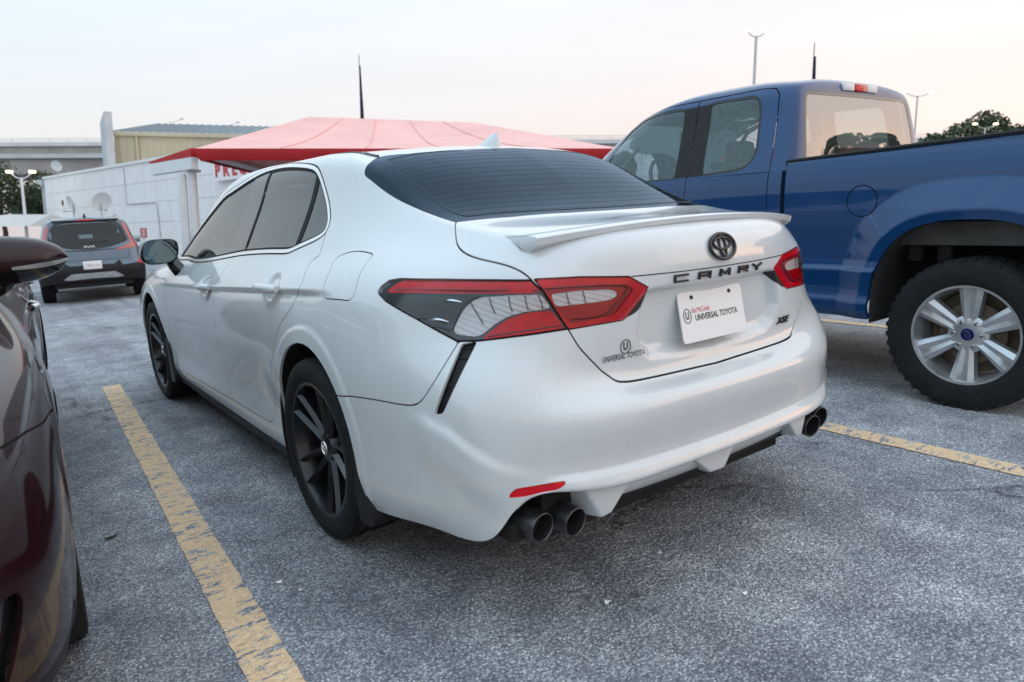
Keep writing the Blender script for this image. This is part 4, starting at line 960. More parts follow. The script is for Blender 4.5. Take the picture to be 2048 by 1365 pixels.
    Mp = frame((-.002, y0-.020, .8135), (1, 0, 0), (0, -.185, 1)); Mp = frame((-.002, -1.052, .8135), (1, 0, 0), (0, .19, 1))
    pl = MB(); w, h, r = .1525, .0762, .012
    o = [(sx*(w-r)+r*math.cos(a), sy*(h-r)+r*math.sin(a)) for sx, sy, a0 in ((1, 1, 0), (-1, 1, 90), (-1, -1, 180), (1, -1, 270)) for a in [R(a0+q) for q in (0, 30, 60, 90)]]
    pl.prism(o, -.004, 0, 'z'); pl.xf(Mp); plo = pl.build('dealer_plate', M['white_plastic'], root)
    T = lambda x, y, z=.0006: Mp @ Matrix.Translation((x, y, z))
    place_text('plate_lettering', 'UNIVERSAL TOYOTA', T(.015, -.006), .026, M['ink'], plo, sx=.83, bold=.0006)
    place_text('plate_script', 'Red McCombs', T(-.058, .0175), .023, M['red_ink'], plo, sx=.62, shear=.35)
    place_text('plate_monogram', 'U', T(-.1215, .004), .030, M['ink'], plo, bold=.0012, sx=.8)
    rb = MB(); rb.tube([(-.1215+.0165*math.cos(t), .004+.0215*math.sin(t), .0004) for t in np.linspace(0, 2*math.pi, 33)], .0013, 6); rb.xf(Mp); rb.build('monogram_ring', M['ink'], plo)
    for x in (-.092, .089):
        sb = MB(); sb.lathe([(0, .0062), (.003, .0062), (.005, .004), (.005, 0)], 14, 'z'); sb.xf(T(x, .058, 0)); sb.build('plate_screw', M['ink'], plo)
    # dealer sticker on the lid
    sx_, sz_ = -.384, .738
    Ms = rear_frame(-.388, .741, .0015)
    place_text('lid_sticker', 'UNIVERSAL TOYOTA', Ms, .0235, M['ink'], lid, sx=.70, bold=.0002)
    Ms2 = rear_frame(-.384, .768, .0015)
    place_text('sticker_monogram', 'U', Ms2, .030, M['ink'], lid, bold=.001, sx=.85)
    rb = MB(); rb.tube([(.018*math.cos(t), .0195*math.sin(t), 0) for t in np.linspace(0, 2*math.pi, 33)], .0012, 6); rb.xf(Ms2); rb.build('sticker_ring', M['ink'], lid)
    # roof mouldings
    for sx in (-1, 1):
        pts = []
        for y in np.linspace(.055, .60, 14):
            m = np.where(_SP[:, 2] > 1.3)[0]; k = m[np.argmin((_SP[m, 0]+.535)**2+(_SP[m, 1]-y)**2)]
            pts.append((sx*.535, y, _SP[k, 2]))
        mb = MB(); mb.tube(pts, [.006*(1-i/14)+.001 for i in range(14)], 6); mb.build('roof_moulding', M['trim_black'], root)
    # vent ribs
    V = np.array(SEDAN_LINES['vent'])
    for sx in (-1, 1):
        for k, f in enumerate((.12, .30, .48, .66, .84)):
            a = V[0]*(1-f)+V[3]*f; a = a if f > .0 else a
            i = f*3; j = int(i); a = V[j]*(1-(i-j))+V[min(j+1, 3)]*(i-j)
            i = 8-f*3; j = int(i); b = V[j]*(1-(i-j))+V[min(j+1, 8)]*(i-j)
            inw = np.array([.75, .66, 0])*.017
            q = [a+inw, b+inw]; m_ = np.array([-sx, 1, 1])
            rb = MB(); rb.tube([q[0]*m_, q[1]*m_], .0035, 6); rb.build('vent_rib', M['black_plastic'], root)
    # ribs inside the lamps
    for nm, rad, mm in (('sliv1', .0042, 'chrome'), ('sliv2', .0042, 'chrome'), ('rib1', .0013, 'ink'), ('rib2', .0013, 'ink'), ('rib3', .0013, 'ink'), ('rib4', .0013, 'ink'), ('rib5', .0013, 'ink'), ('rib8', .0016, 'ink'), ('rib9', .0013, 'ink'), ('rib10', .0013, 'ink'), ('red1', .0022, 'red_dark'), ('red2', .0022, 'red_dark'), ('red3', .0020, 'red_dark'), ('bar1', .0018, 'ink'), ('bar2', .0022, 'ink')):
        P_ = smooth_poly(np.array(SEDAN_LINES[nm]), 4, False)
        nn = np.array([.70, .71, 0])*(.0045 if nm.startswith('rib') else .0030)
        for sx in (-1, 1):
            n_ = len(P_); rr = rad*np.sin(np.linspace(.25, math.pi-.25, n_)) if rad > .003 else rad
            tb = MB(); tb.tube((P_+nn)*np.array([-sx, 1, 1]), rr, 6); tb.build('lamp_rib', M[mm], root)
    # demister wires on the rear window
    Gs = sedan_surface(); Ns = gnormals(Gs, -1); nc = SEDAN_NU[0]+SEDAN_NU[1]+SEDAN_NU[2]; r0 = sum(SEDAN_NV[:11]); r1 = sum(SEDAN_NV[:13])
    wm_ = pm('demister', (.03, .045, .06), .06)
    def gp(u, v):
        i0, j0 = int(u), int(v); a, b = u-i0, v-j0; i1, j1 = min(i0+1, Gs.shape[0]-1), min(j0+1, Gs.shape[1]-1)
        f = lambda A: (A[i0, j0]*(1-a)+A[i1, j0]*a)*(1-b)+(A[i0, j1]*(1-a)+A[i1, j1]*a)*b
        return f(Gs)+f(Ns)*.0009
    wires = []
    for v in np.linspace(r0+3.2, r1-2.4, 15): wires.append(([gp(u, v) for u in np.linspace(nc-9, 0, 14)], .00032))
    fr_pts = [gp(u, r0+2.6) for u in np.linspace(0, nc-10, 12)]+[gp(nc-8.5, r0+3.2), gp(nc-7.5, r0+4.4)]+[gp(nc-7, v) for v in np.linspace(r0+6, r1-4, 10)]+[gp(nc-7.5, r1-2.6), gp(nc-9, r1-1.8)]+[gp(u, r1-1.6) for u in np.linspace(nc-12, 0, 12)]
    wires.append((fr_pts, .0011))
    for pts, r_ in wires:
        full = [tuple(p) for p in pts]
        if r_ < .001: full = full+[(-p[0], p[1], p[2]) for p in reversed(full[:-1])]
        tb = MB(); tb.tube(full, r_, 4); tb.build('demister_wire', wm_, root)
        if r_ > .001: tb = MB(); tb.tube([(-p[0], p[1], p[2]) for p in full], r_, 4); tb.build('demister_wire', wm_, root)
    # cabin
    cb = MB()
    cb.box((0, .10, .98), (1.15, .55, .04)); cb.box((0, 1.2, .55), (1.5, 2.4, .06)); cb.build('parcel_shelf', M['cabin'], root)
    for x in (-.37, .37):
        for y, b in ((1.25, 0), (.42, 1)):
            st = MB(); st.box((x, y, .60), (.50, .50, .20)); st.box((x, y-.30, .92), (.48, .14, .62), Matrix.Rotation(R(16), 3, 'X')); st.box((x, y-.40, 1.24), (.26, .09, .17), Matrix.Rotation(R(12), 3, 'X'))
            st.build('seat', M['cabin'], root, bevel=.03, seg=3)
    db = MB(); db.box((0, 2.15, .86), (1.45, .45, .22)); db.build('dashboard', M['cabin'], root, bevel=.05)
    sw = MB(); sw.tube([(-.37+.18*math.cos(t), 1.80, .90+.18*math.sin(t)) for t in np.linspace(0, 2*math.pi, 25)], .016, 8); sw.build('steering_wheel', M['cabin'], root)
sedan_parts(SED, SED_LID)
# ---------------------------------------------------------------- blue pickup
TRUCK_CAB = [
 [(0,1.02,1.295),(.40,1.02,1.295),(.78,1.022,1.295),(.872,1.045,1.295),(.905,1.11,1.295),(.912,1.55,1.295),(.912,2.10,1.295),(.905,2.66,1.295),(.86,2.98,1.295),(.60,3.22,1.295),(0,3.30,1.295)],
 [(0,1.035,1.42),(.39,1.035,1.42),(.745,1.038,1.42),(.835,1.06,1.42),(.868,1.125,1.42),(.876,1.55,1.42),(.876,2.08,1.42),(.868,2.58,1.42),(.81,2.86,1.42),(.57,3.08,1.42),(0,3.15,1.42)],
 [(0,1.050,1.56),(.38,1.050,1.56),(.705,1.055,1.56),(.793,1.075,1.56),(.828,1.140,1.56),(.838,1.55,1.56),(.838,2.05,1.56),(.826,2.46,1.56),(.755,2.70,1.56),(.54,2.89,1.56),(0,2.95,1.56)],
 [(0,1.068,1.69),(.37,1.068,1.69),(.675,1.073,1.69),(.758,1.09,1.69),(.794,1.155,1.69),(.805,1.55,1.69),(.805,2.00,1.69),(.790,2.34,1.69),(.705,2.54,1.69),(.50,2.70,1.69),(0,2.755,1.69)],
 [(0,1.085,1.795),(.36,1.085,1.795),(.655,1.09,1.788),(.728,1.11,1.785),(.766,1.175,1.786),(.778,1.55,1.792),(.778,1.96,1.790),(.760,2.24,1.775),(.67,2.40,1.775),(.48,2.54,1.785),(0,2.595,1.795)],
 [(0,1.105,1.860),(.35,1.105,1.855),(.61,1.115,1.838),(.668,1.145,1.838),(.700,1.225,1.846),(.712,1.55,1.858),(.712,1.90,1.856),(.69,2.12,1.838),(.61,2.26,1.828),(.44,2.37,1.838),(0,2.42,1.848)],
 [(0,1.30,1.895),(.22,1.30,1.894),(.36,1.31,1.885),(.40,1.35,1.884),(.42,1.42,1.888),(.43,1.58,1.895),(.43,1.80,1.896),(.41,1.95,1.888),(.36,2.03,1.884),(.25,2.10,1.888),(0,2.13,1.890)],
 [(0,1.50,1.912),(0,1.51,1.912),(0,1.52,1.912),(0,1.54,1.912),(0,1.57,1.912),(0,1.64,1.913),(0,1.74,1.913),(0,1.80,1.913),(0,1.84,1.912),(0,1.87,1.911),(0,1.88,1.911)],
]
def rail_z(y): return 1.345-.034*(y-1.03)
def truck_hw(y, z):
    w = np.interp(z, [.42,.455,.475,.52,.56,.60,.68,.705,.722,.76,.85,.95,1.05,1.15,1.22,1.28,1.33,1.36,1.45], [.890,.918,.930,.934,.920,.916,.926,.930,.914,.906,.912,.922,.928,.928,.922,.912,.900,.888,.87])
    return w
def arch_e(y, z, yc):
    """how far outside the wheel opening (negative: inside)"""
    n = 2.6; dy = np.abs(y-yc)/.49; dz = np.maximum(z-.45, 0)/.535
    q = (dy**n+dz**n)**(1/n)
    return (q-1)*np.where(dz > dy, .535, .49)
def build_truck():
    L4 = LOT @ Matrix.Translation((3.15, -.92, 0))
    root = empty('pickup_truck', L4, 'dark blue extended-cab pickup truck parked right of the white sedan', 'truck', 'cars parked in the lot')
    bp_ = M['blue_paint']
    def sheet(y0, y1, zt, ny, nz, flare):
        ys = np.linspace(y0, y1, ny); fz = np.linspace(0, 1, nz)
        Y = np.repeat(ys[:, None], nz, 1); Z = .43+(zt(ys)[:, None]-.43)*fz[None]
        w = truck_hw(Y, Z)
        for yc in flare:
            e = arch_e(Y, Z, yc)
            k = sstep(.36, .44, Z)
            d = np.where(e < .050, .066-.25*np.maximum(.0, .05-np.maximum(e, 0))*.6, .066*np.clip(1-(e-.05)/.155, 0, 1)**1.1)
            w = w+d*k*(1-sstep(1.21, 1.25, Z))
        G = np.stack([-w, Y, Z], -1)
        return G
    # bed
    G = sheet(-.96, 1.045, rail_z, 230, 120, (0.,))
    N = gnormals(G, 1); fl = 1 if N[100, 60, 0] < 0 else -1
    S = Shell(G, fl)
    S.cut(lambda P: arch_e(P[:, 1], P[:, 2], 0.), 99, [0])
    fc = lambda P: np.hypot(P[:, 1]-.564, P[:, 2]-1.093)-.086
    S.cut(fc, 2, [0]); S.band(fc, 3, .006, [0, 2])
    a = S.take([0])
    for q, nm in ((a, 'bed_side'), (mirror_pnf(join_pnf(a, S.take([2, 3]))), 'bed_side')):
        pnf_obj(nm, walls(q, .03), bp_, root)
    fd = pnf_obj('fuel_door', S.take([2]), bp_, root); pnf_obj('fuel_door_seam', inset_pnf(S.take([3]), .006), M['gap'], fd)
    nb = MB(); nb.lathe([(0, .0), (.006, .008), (.004, .016), (-.004, .02)], 16, 'x'); nb.xf(Matrix.Translation((-.922, .485, 1.095)) @ Matrix.Rotation(math.pi, 4, 'Z')); nb.build('fuel_door_pull', M['gap'], fd)
    for sx in (-1, 1):
        rb = MB(); rows = []
        for y in np.linspace(-.96, 1.05, 20):
            z = rail_z(y); rows.append([(sx*.897, y, z-.006), (sx*.900, y, z+.006), (sx*.893, y, z+.014), (sx*.84, y, z+.016), (sx*.82, y, z+.002), (sx*.82, y, z-.03)])
        rb.grid(np.array(rows)); rb.prism([(sx*p[0], p[1]) for p in []] or [(sx*.897, rail_z(1.05)-.006), (sx*.900, rail_z(1.05)+.006), (sx*.893, rail_z(1.05)+.014), (sx*.84, rail_z(1.05)+.016), (sx*.82, rail_z(1.05))], 1.046, 1.056, 'y')
        rb.build('bed_rail_cap', M['black_plastic'], root, smooth=30)
        ib = MB(); ib.box((sx*.835, .04, 1.165), (.02, 2.0, .34)); ib.build('bed_inner_wall', M['blue_paint'], root)
        wh = MB(); rows = []
        for xx in (.93, .50): rows.append([(sx*xx, .50*math.cos(t)*abs(math.cos(t))**-.23 if abs(math.cos(t)) > 1e-6 else 0, .45+.545*math.sin(t)**.77 if math.sin(t) > 0 else .45+.3*math.sin(t)) for t in np.linspace(-.15, math.pi+.15, 26)])
        wh.grid(np.array(rows)); wh.build('wheel_housing', pm('dusty_liner', (.045, .045, .043), .85, noise=.4, nscale=9), root, smooth=60)
        wb2 = MB(); wb2.box((sx*.50, 0, .66), (.02, 1.1, .7)); wb2.build('inner_liner', M['under'], root)
        ud = MB(); ud.box((sx*.80, .0, .905), (.03, 1.02, .13)); ud.build('bed_underside', pm('dusty_panel', (.085, .083, .078), .85, noise=.35, nscale=7), root, bevel=.012)
        for yb in (-.30, .18, .33):
            bk = MB(); bk.box((sx*.76, yb, .80), (.05, .07, .10)); bk.build('bed_bracket', M['under'], root, bevel=.008)
        lsx = MB(); lsx.tube([(sx*.52, -.6, .52), (sx*.52, -.3, .45), (sx*.52, 0, .43), (sx*.52, .3, .45), (sx*.52, .6, .54)], .028, 6); lsx.build('leaf_spring', M['brown_wheel'], root)
        gpn = MB(); gpn.box((sx*.872, 1.06, .90), (.02, .06, .78)); gpn.build('gap_panel', bp_, root)
    fb = MB(); fb.box((0, 1.035, 1.165), (1.64, .03, .34)); fb.box((0, .04, 1.005), (1.64, 2.0, .03)); fb.box((0, -.96, 1.165), (1.64, .04, .33)); fb.build('bed_floor', bp_, root)
    # frame and underside
    ub = MB()
    for sx in (-1, 1): ub.box((sx*.42, 1.4, .55), (.09, 5.4, .17))
    ub.box((0, 2.4, .46), (1.70, 2.55, .08)); ub.box((0, 0, .39), (1.5, .11, .11)); ub.box((.2, 0, .39), (.3, .26, .26)); ub.build('chassis', M['under'], root)
    # lower cab and front wing
    G = sheet(1.075, 4.45, lambda y: np.where(y < 3.0, 1.295, 1.295-.10*((y-3.0)/1.45)**1.5), 250, 90, (3.68,))
    yy = G[..., 1]; G[..., 0] += .10*sstep(3.9, 4.6, yy)*1.2
    S = Shell(G, fl)
    S.cut(lambda P: arch_e(P[:, 1], P[:, 2], 3.68), 99, [0])
    rdoor = [(1.165, 1.6), (1.17, 1.10), (1.19, .55), (1.22, .535), (1.83, .535), (1.85, 1.0), (1.82, 1.22), (1.81, 1.6)]
    fdoor = [(1.81, 1.6), (1.82, 1.22), (1.85, 1.0), (1.83, .535), (2.92, .535), (2.98, .9), (2.96, 1.6)]
    ff, fr_ = fld(fdoor, ch_side), fld(rdoor, ch_side)
    S.cut(ff, 1, [0]); S.cut(fr_, 2, [0]); S.band(ff, 9, .006, [0, 1, 2]); S.band(fr_, 9, .006, [0, 1, 2])
    # cab above the belt
    net = np.array(TRUCK_CAB, float); net[..., 0] *= -1
    gh = net[-2].copy(); gh[:, 0] *= -1; gh[:, 1] = 2*net[-1][:, 1]-gh[:, 1]
    C_ = loft(net, [16, 16, 10, 10, 26, 30, 26, 16, 14, 16], [12, 12, 12, 10, 10, 8, 6], gh); C_[0, :, 0] = 0; C_[-1, :, 0] = 0
    Nn = gnormals(C_, 1); k = Nn[80, 20]; cf = 1 if k[0] < 0 else -1
    T = Shell(C_, cf)
    lf = lambda P: P[:, 0] < -.55
    fwin = [(1.925, 1.318), (1.948, 1.300), (2.62, 1.305), (2.690, 1.345), (2.60, 1.54), (2.482, 1.685), (2.33, 1.752), (2.15, 1.772), (1.945, 1.768), (1.921, 1.745)]
    rwin = [(1.688, 1.315), (1.700, 1.77), (1.665, 1.778), (1.36, 1.770), (1.322, 1.748), (1.302, 1.655), (1.288, 1.43), (1.320, 1.362), (1.395, 1.328)]
    fw = fld(round_poly(fwin, .03), ch_side, lf); rw_ = fld(round_poly(rwin, .03), ch_side, lf)
    T.cut(fw, 5, [0], .016); T.cut(rw_, 5, [0], .016); T.cut(fw, 3, [5]); T.cut(rw_, 4, [5])
    pil = [(1.93, 1.30), (1.935, 1.775), (1.69, 1.78), (1.68, 1.30)]
    T.cut(fld(pil, ch_side, lf), 6, [0, 5])
    rg = lambda P: P[:, 1] < 1.16
    rwp = round_poly([(.3, 1.790), (-.665, 1.782), (-.705, 1.60), (-.752, 1.304), (.3, 1.302)], .05)
    T.cut(fld(rwp, lambda P: P[:, [0, 2]], rg), 7, [0]); T.cut(fld(rwp, lambda P: P[:, [0, 2]], rg), 8, [7], -.022)
    ws = smooth_poly([(.2, 2.45), (-.45, 2.40), (-.62, 2.29), (-.69, 2.42), (-.83, 2.94), (-.58, 3.17), (.2, 3.26)], 3, p=.9)
    T.cut(fld(ws, ch_top, lambda P: P[:, 1] > 2.0), 10, [0])
    up_f = [(1.81, 1.2), (1.81, 1.815), (2.10, 1.812), (2.30, 1.785), (2.50, 1.72), (2.63, 1.58), (2.80, 1.30), (2.80, 1.2)]
    up_r = [(1.165, 1.2), (1.165, 1.5), (1.185, 1.77), (1.22, 1.808), (1.30, 1.818), (1.81, 1.815), (1.81, 1.2)]
    for pl_ in (up_f, up_r): T.band(fld(pl_, ch_side, lf), 9, .007, [0, 6])
    def both2(A, labs): q = A.take(labs); return join_pnf(q, mirror_pnf(q))
    pnf_obj('cab_roof', both2(T, [0]), bp_, root)
    pnf_obj('cab_side', both2(S, [0]), bp_, root)
    for q in (lambda a: a, mirror_pnf):
        d1 = pnf_obj('front_door', walls(q(S.take([1])), .01), bp_, root); d2 = pnf_obj('rear_door', walls(q(S.take([2])), .01), bp_, root)
        pnf_obj('front_window', inset_pnf(q(T.take([3])), .006), M['pane_truck'], root); pnf_obj('rear_door_window', inset_pnf(q(T.take([4])), .006), M['pane_truck'], root)
        pnf_each('window_surround', inset_pnf(q(T.take([5])), .001), M['trim_black'], root)
        pnf_obj('pillar_cover', inset_pnf(q(T.take([6])), .001), M['black_plastic'], root)
        pnf_each('door_seam', inset_pnf(q(join_pnf(S.take([9]), T.take([9]))), .006), M['gap'], root)
    pnf_obj('rear_window', inset_pnf(both2(T, [8]), .003), M['pane_truck_rear'], root)
    pnf_obj('rear_window_band', inset_pnf(both2(T, [7]), .001), M['gloss_black'], root)
    pnf_obj('windscreen', both2(T, [10]), M['pane_truck'], root)
    # bonnet and nose
    rows = []
    for y, z, w in ((3.28, 1.29, .86), (3.7, 1.285, .86), (4.1, 1.265, .85), (4.4, 1.22, .83), (4.55, 1.12, .80), (4.62, .95, .80), (4.63, .70, .80), (4.60, .50, .78)):
        rows.append([(w*t, y-.12*abs(t)**3*(1 if y > 4 else .3), z-.03*abs(t)**4) for t in np.linspace(-1, 1, 21)])
    hb = MB().grid(np.array(rows)); hb.build('bonnet', bp_, root, smooth=50)
    gb = MB(); gb.box((0, 4.63, .88), (1.2, .05, .34)); gb.build('grille', M['gloss_black'], root, bevel=.02)
    # high stop lamp
    for x0, x1, mm, nm in ((-.22, -.085, M['white_plastic'], 'cargo_lens'), (-.083, .083, M['red_lens'], 'stop_lens'), (.085, .22, M['white_plastic'], 'cargo_lens')):
        lb = MB(); lb.box(((x0+x1)/2, 1.094, 1.827), (x1-x0, .045, .052)); lb.build(nm, mm, root, bevel=.010)
    ab = MB(); ab.tube([(.55, 2.9, 1.25), (.555, 2.86, 1.9)], [.004, .002], 6); ab.build('aerial', M['ink'], root)
    # cabin
    grey = pm('truck_cabin', (.16, .17, .17), .8)
    for x in (-.40, .40):
        for y, z in ((2.05, 0), (1.32, 0)):
            st = MB(); st.box((x, y, .82), (.52, .5, .2)); h_ = .0 if y > 1.6 else -.22; st.box((x, y-.24, 1.10+h_*.5), (.50, .14, .60+h_), Matrix.Rotation(R(10), 3, 'X')); st.box((x, y-.30, 1.46+h_), (.26, .09, .17), Matrix.Rotation(R(8), 3, 'X')); st.build('seat', grey, root, bevel=.035, seg=3)
    db = MB(); db.box((0, 2.80, 1.15), (1.62, .5, .30)); db.build('dashboard', grey, root, bevel=.05)
    sw = MB(); c_ = np.array([-.40, 2.42, 1.30])
    sw.tube([c_+np.array([.19*math.cos(t), .07*math.sin(t), .18*math.sin(t)]) for t in np.linspace(0, 2*math.pi, 29)], .016, 8); sw.tube([c_+np.array([-.18, 0, 0]), c_+np.array([0, .03, -.02]), c_+np.array([.18, 0, 0])], .018, 8); sw.tube([c_+np.array([0, .03, -.02]), c_+np.array([0, .25, -.12])], .03, 8); sw.build('steering_wheel', M['cabin'], root)
    mb = MB(); mb.box((0, 2.52, 1.66), (.25, .03, .075)); mb.box((0, 2.56, 1.72), (.03, .06, .08)); mb.build('cabin_mirror', M['cabin'], root, bevel=.01)
    for sx in (-1, 1):
        gh_ = MB(); gh_.tube([(sx*.76, 2.40, 1.55), (sx*.735, 2.47, 1.52), (sx*.74, 2.58, 1.42), (sx*.77, 2.62, 1.38)], .014, 8); gh_.build('grab_handle', grey, root)
        dm = MB(); dm.box((sx*1.06, 2.62, 1.33), (.17, .10, .26)); dm.box((sx*.94, 2.64, 1.27), (.14, .05, .06)); dm.build('door_mirror', M['black_plastic'], root, bevel=.03, seg=3)
        sv = MB(); sv.box((sx*.36, 2.40, 1.755), (.40, .15, .012), Matrix.Rotation(R(-14), 3, 'X')); sv.build('sun_visor', grey, root)
    hl = MB(); rows = []
    for f in (0.0, .4, .8):
        rows.append([(p[0]*(.97-.35*f), 1.6+(p[1]-1.6)*(.95-.4*f), 1.80+.07*f) for p in [( .70,1.2),(.72,1.9),(.55,2.3),(0,2.4),(-.55,2.3),(-.72,1.9),(-.70,1.2),(0,1.14),(.70,1.2)]])
    hl.grid(np.array(rows)); hl.build('headlining', pm('headlining', (.35, .35, .34), .9), root)
    cb = MB(); cb.box((0, 1.06, 1.10), (1.70, .03, .40)); cb.box((0, 2.0, .56), (1.7, 2.0, .05)); cb.build('cab_back_panel', grey, root)
    # wheels
    for yc in (0., 3.68):
        for sx in (-1, 1):
            M4 = Matrix.Translation((sx*.815, yc, .390)) @ (Matrix.Rotation(math.pi, 4, 'Z') if sx < 0 else Matrix.Identity(4)) @ Matrix.Rotation(.22, 4, 'X')
            w = wheel('wheel', M4, .396, .258, .27, 'truck', M['rubber'], M['silver_wheel'], parent=root)
            cbm = MB(); cbm.lathe([(.0835, 0), (.0835, .030), (.080, .034), (.07, .034)], 28, 'x'); cbm.xf(M4); cbm.build('hub_cap', pm('hub_blue', (.006, .012, .10), .2, coat=.6), w)
            ov = MB(); ov.tube([(.0845, .010*math.cos(t)+.0, .022*math.sin(t)) for t in np.linspace(0, 2*math.pi, 25)], .0013, 6); ov.xf(M4 @ Matrix.Rotation(R(20), 4, 'X')); ov.build('hub_oval', M['chrome'], w)
            me = text_mesh('Ford', .020, .0004, shear=.4); me.transform(M4 @ Matrix.Translation((.0845, 0, 0)) @ Matrix.Rotation(R(50), 4, 'X') @ Matrix(((0, 0, 1, 0), (1, 0, 0, 0), (0, 1, 0, 0), (0, 0, 0, 1)))); link('hub_script', me, M['chrome'], w)
            for k in range(6):
                a = 2*math.pi*k/6+.26+math.pi/6; nb = MB()
                nb.lathe([(.090, 0), (.090, .006), (.084, .0105), (.065, .0115)], 12, 'x'); nb.xf(M4 @ Matrix.Translation((0, .0675*math.sin(a), .0675*math.cos(a)))); nb.build('lug_nut', M['chrome'], w)
    return root
M['pane_truck'] = glass('pane_truck', (.70, .86, .86), 1.5, 0, .14, (.42, .60, .62))  # teal film paints a milky haze that lightens these dark panes
M['pane_truck_rear'] = glass('pane_truck_rear', (.20, .25, .25), 3.0, 0, .05, (.5, .5, .48))
build_truck()
# ---------------------------------------------------------------- dark maroon sedan, nose towards the camera
def build_maroon():
    Lm = LOT @ Matrix.Translation((-2.455, 2.79, 0)) @ Matrix.Rotation(math.pi-.0466, 4, 'Z')
    root = empty('parked_sedan', Lm, 'glossy dark maroon sedan cut off at the left edge, nose towards the camera', 'car', 'cars parked in the lot')
    G = sedan_surface(); S = Shell(G, -1); mp_ = M['maroon_paint']
    left = lambda P: P[:, 0] < -.5
    for yc in (0., 2.825):
        def fa(P, yc=yc):
            dz = P[:, 2]-.355; dy = P[:, 1]-yc
            return np.where(left(P), np.hypot(dy, np.maximum(dz, 0))-.372, .5)
        S.cut(fa, 99, [0])
    f_dlo = fld(smooth_poly(pt('dlo', ch_side), 5), ch_side, left)
    S.cut(f_dlo, 1, [0]); S.cut(f_dlo, 2, [1], -.014)
    ws = smooth_poly([(.12, 1.90), (-.3, 1.87), (-.45, 1.80), (-.535, 1.735), (-.575, 1.95), (-.64, 2.30), (-.645, 2.44), (-.52, 2.60), (-.3, 2.68), (.12, 2.74)], 4)
    S.cut(fld(ws, ch_top, lambda P: P[:, 1] > 1.4), 3, [0])
    S.cut(fld(GLASS_POLY(), ch_top, lambda P: (P[:, 2] > 1.06) & (P[:, 1] < .4)), 3, [0])
    f_fd = fld(DOOR_F(), ch_side, left); f_rd = fld(DOOR_R(), ch_side, left)
    S.cut(f_fd, 4, [0]); S.cut(f_rd, 5, [0])
    # front bumper: along the side z, corner coordinate x+y grows towards the nose
    ch = lambda P: np.stack([P[:, 0]+P[:, 1], P[:, 2]], -1)
    bump = [(2.1, .715), (2.30, .722), (2.49, .742), (2.75, .750), (3.0, .735), (3.3, .70), (4.2, .67), (4.2, -.1), (2.1, -.1)]
    f_b = fld(bump, ch, lambda P: P[:, 1] > 3.0)
    S.cut(f_b, 6, [0])
    lamp = smooth_poly([(2.95, .770), (3.15, .775), (3.35, .755), (3.50, .72), (3.3, .69), (3.05, .72)], 3)
    S.cut(fld(lamp, ch, lambda P: P[:, 1] > 3.2), 8, [0])
    fog = smooth_poly([(2.80, .50), (2.90, .50), (3.06, .42), (3.15, .30), (3.06, .27), (2.92, .30), (2.82, .40)], 3)
    S.cut(fld(fog, ch, lambda P: P[:, 1] > 3.2), 9, [6])
    hood = [(.12, 2.79), (-.4, 2.71), (-.70, 2.50), (-.765, 2.85), (-.70, 3.35), (-.45, 3.60), (.12, 3.72)]
    f_h = fld(hood, ch_top, lambda P: P[:, 1] > 2.4); S.cut(f_h, 7, [0])
    for f, l in ((f_fd, [0, 4, 5]), (f_rd, [0, 4, 5]), (f_b, [0, 6]), (f_h, [0, 7])): S.band(f, 20, .005, l)
    lower = lambda P: np.where(P[:, 1] > 3.0, P[:, 2]-.285, .3)
    S.cut(lower, 10, [6])
    def both(l): a = S.take(l); return join_pnf(a, mirror_pnf(a))
    sk = lambda p: abs(p[0]) < 1e-5
    pnf_obj('body_shell', walls(both([0]), .01, sk), mp_, root)
    pnf_obj('front_bumper', walls(both([6]), .01, sk), mp_, root); pnf_obj('bonnet', walls(both([7]), .01, sk), mp_, root)
    pnf_obj('bumper_lip', walls(both([10]), .03, sk), M['black_plastic'], root)
    pnf_each('panel_seam', inset_pnf(both([20]), .006), M['gap'], root)
    pnf_each('screen_glass', both([3]), M['pane_dark'], root)
    for q in (lambda a: a, mirror_pnf):
        pnf_obj('front_door', walls(q(S.take([4])), .01), mp_, root); pnf_obj('rear_door', walls(q(S.take([5])), .01), mp_, root)
        pnf_obj('window_trim', q(S.take([1])), M['chrome'], root); pnf_obj('side_window', inset_pnf(q(S.take([2])), .004), M['pane_dark'], root)
        pnf_obj('head_lamp', q(S.take([8])), M['smoke_lens'], root); pnf_obj('fog_recess', inset_pnf(q(S.take([9])), .02), M['gloss_black'], root)
    ub = MB(); ub.box((0, 1.35, .24), (1.16, 4.5, .05)); ub.box((0, 1.41, .23), (1.66, 1.95, .06)); ub.box((0, 3.4, .30), (1.5, .4, .05)); ub.build('floor_pan', M['under'], root)
    for yc in (0., 2.825):
        for sx in (-1, 1):
            M4 = Matrix.Translation((sx*.790, yc, .330)) @ (Matrix.Rotation(math.pi, 4, 'Z') if sx < 0 else Matrix.Identity(4))
            wheel('wheel', M4, .330, .230, .225, 'plain', M['rubber'], M['black_wheel'], parent=root)
            hb = MB(); rows = []
            for xx in (.90, .60): rows.append([(sx*xx, yc+.385*math.cos(t), .355+.385*math.sin(t)) for t in np.linspace(-.6, math.pi+.6, 28)])
            hb.grid(np.array(rows)); hb.box((sx*.60, yc, .45), (.01, .80, .60)); hb.build('wheel_housing', M['under'], root)
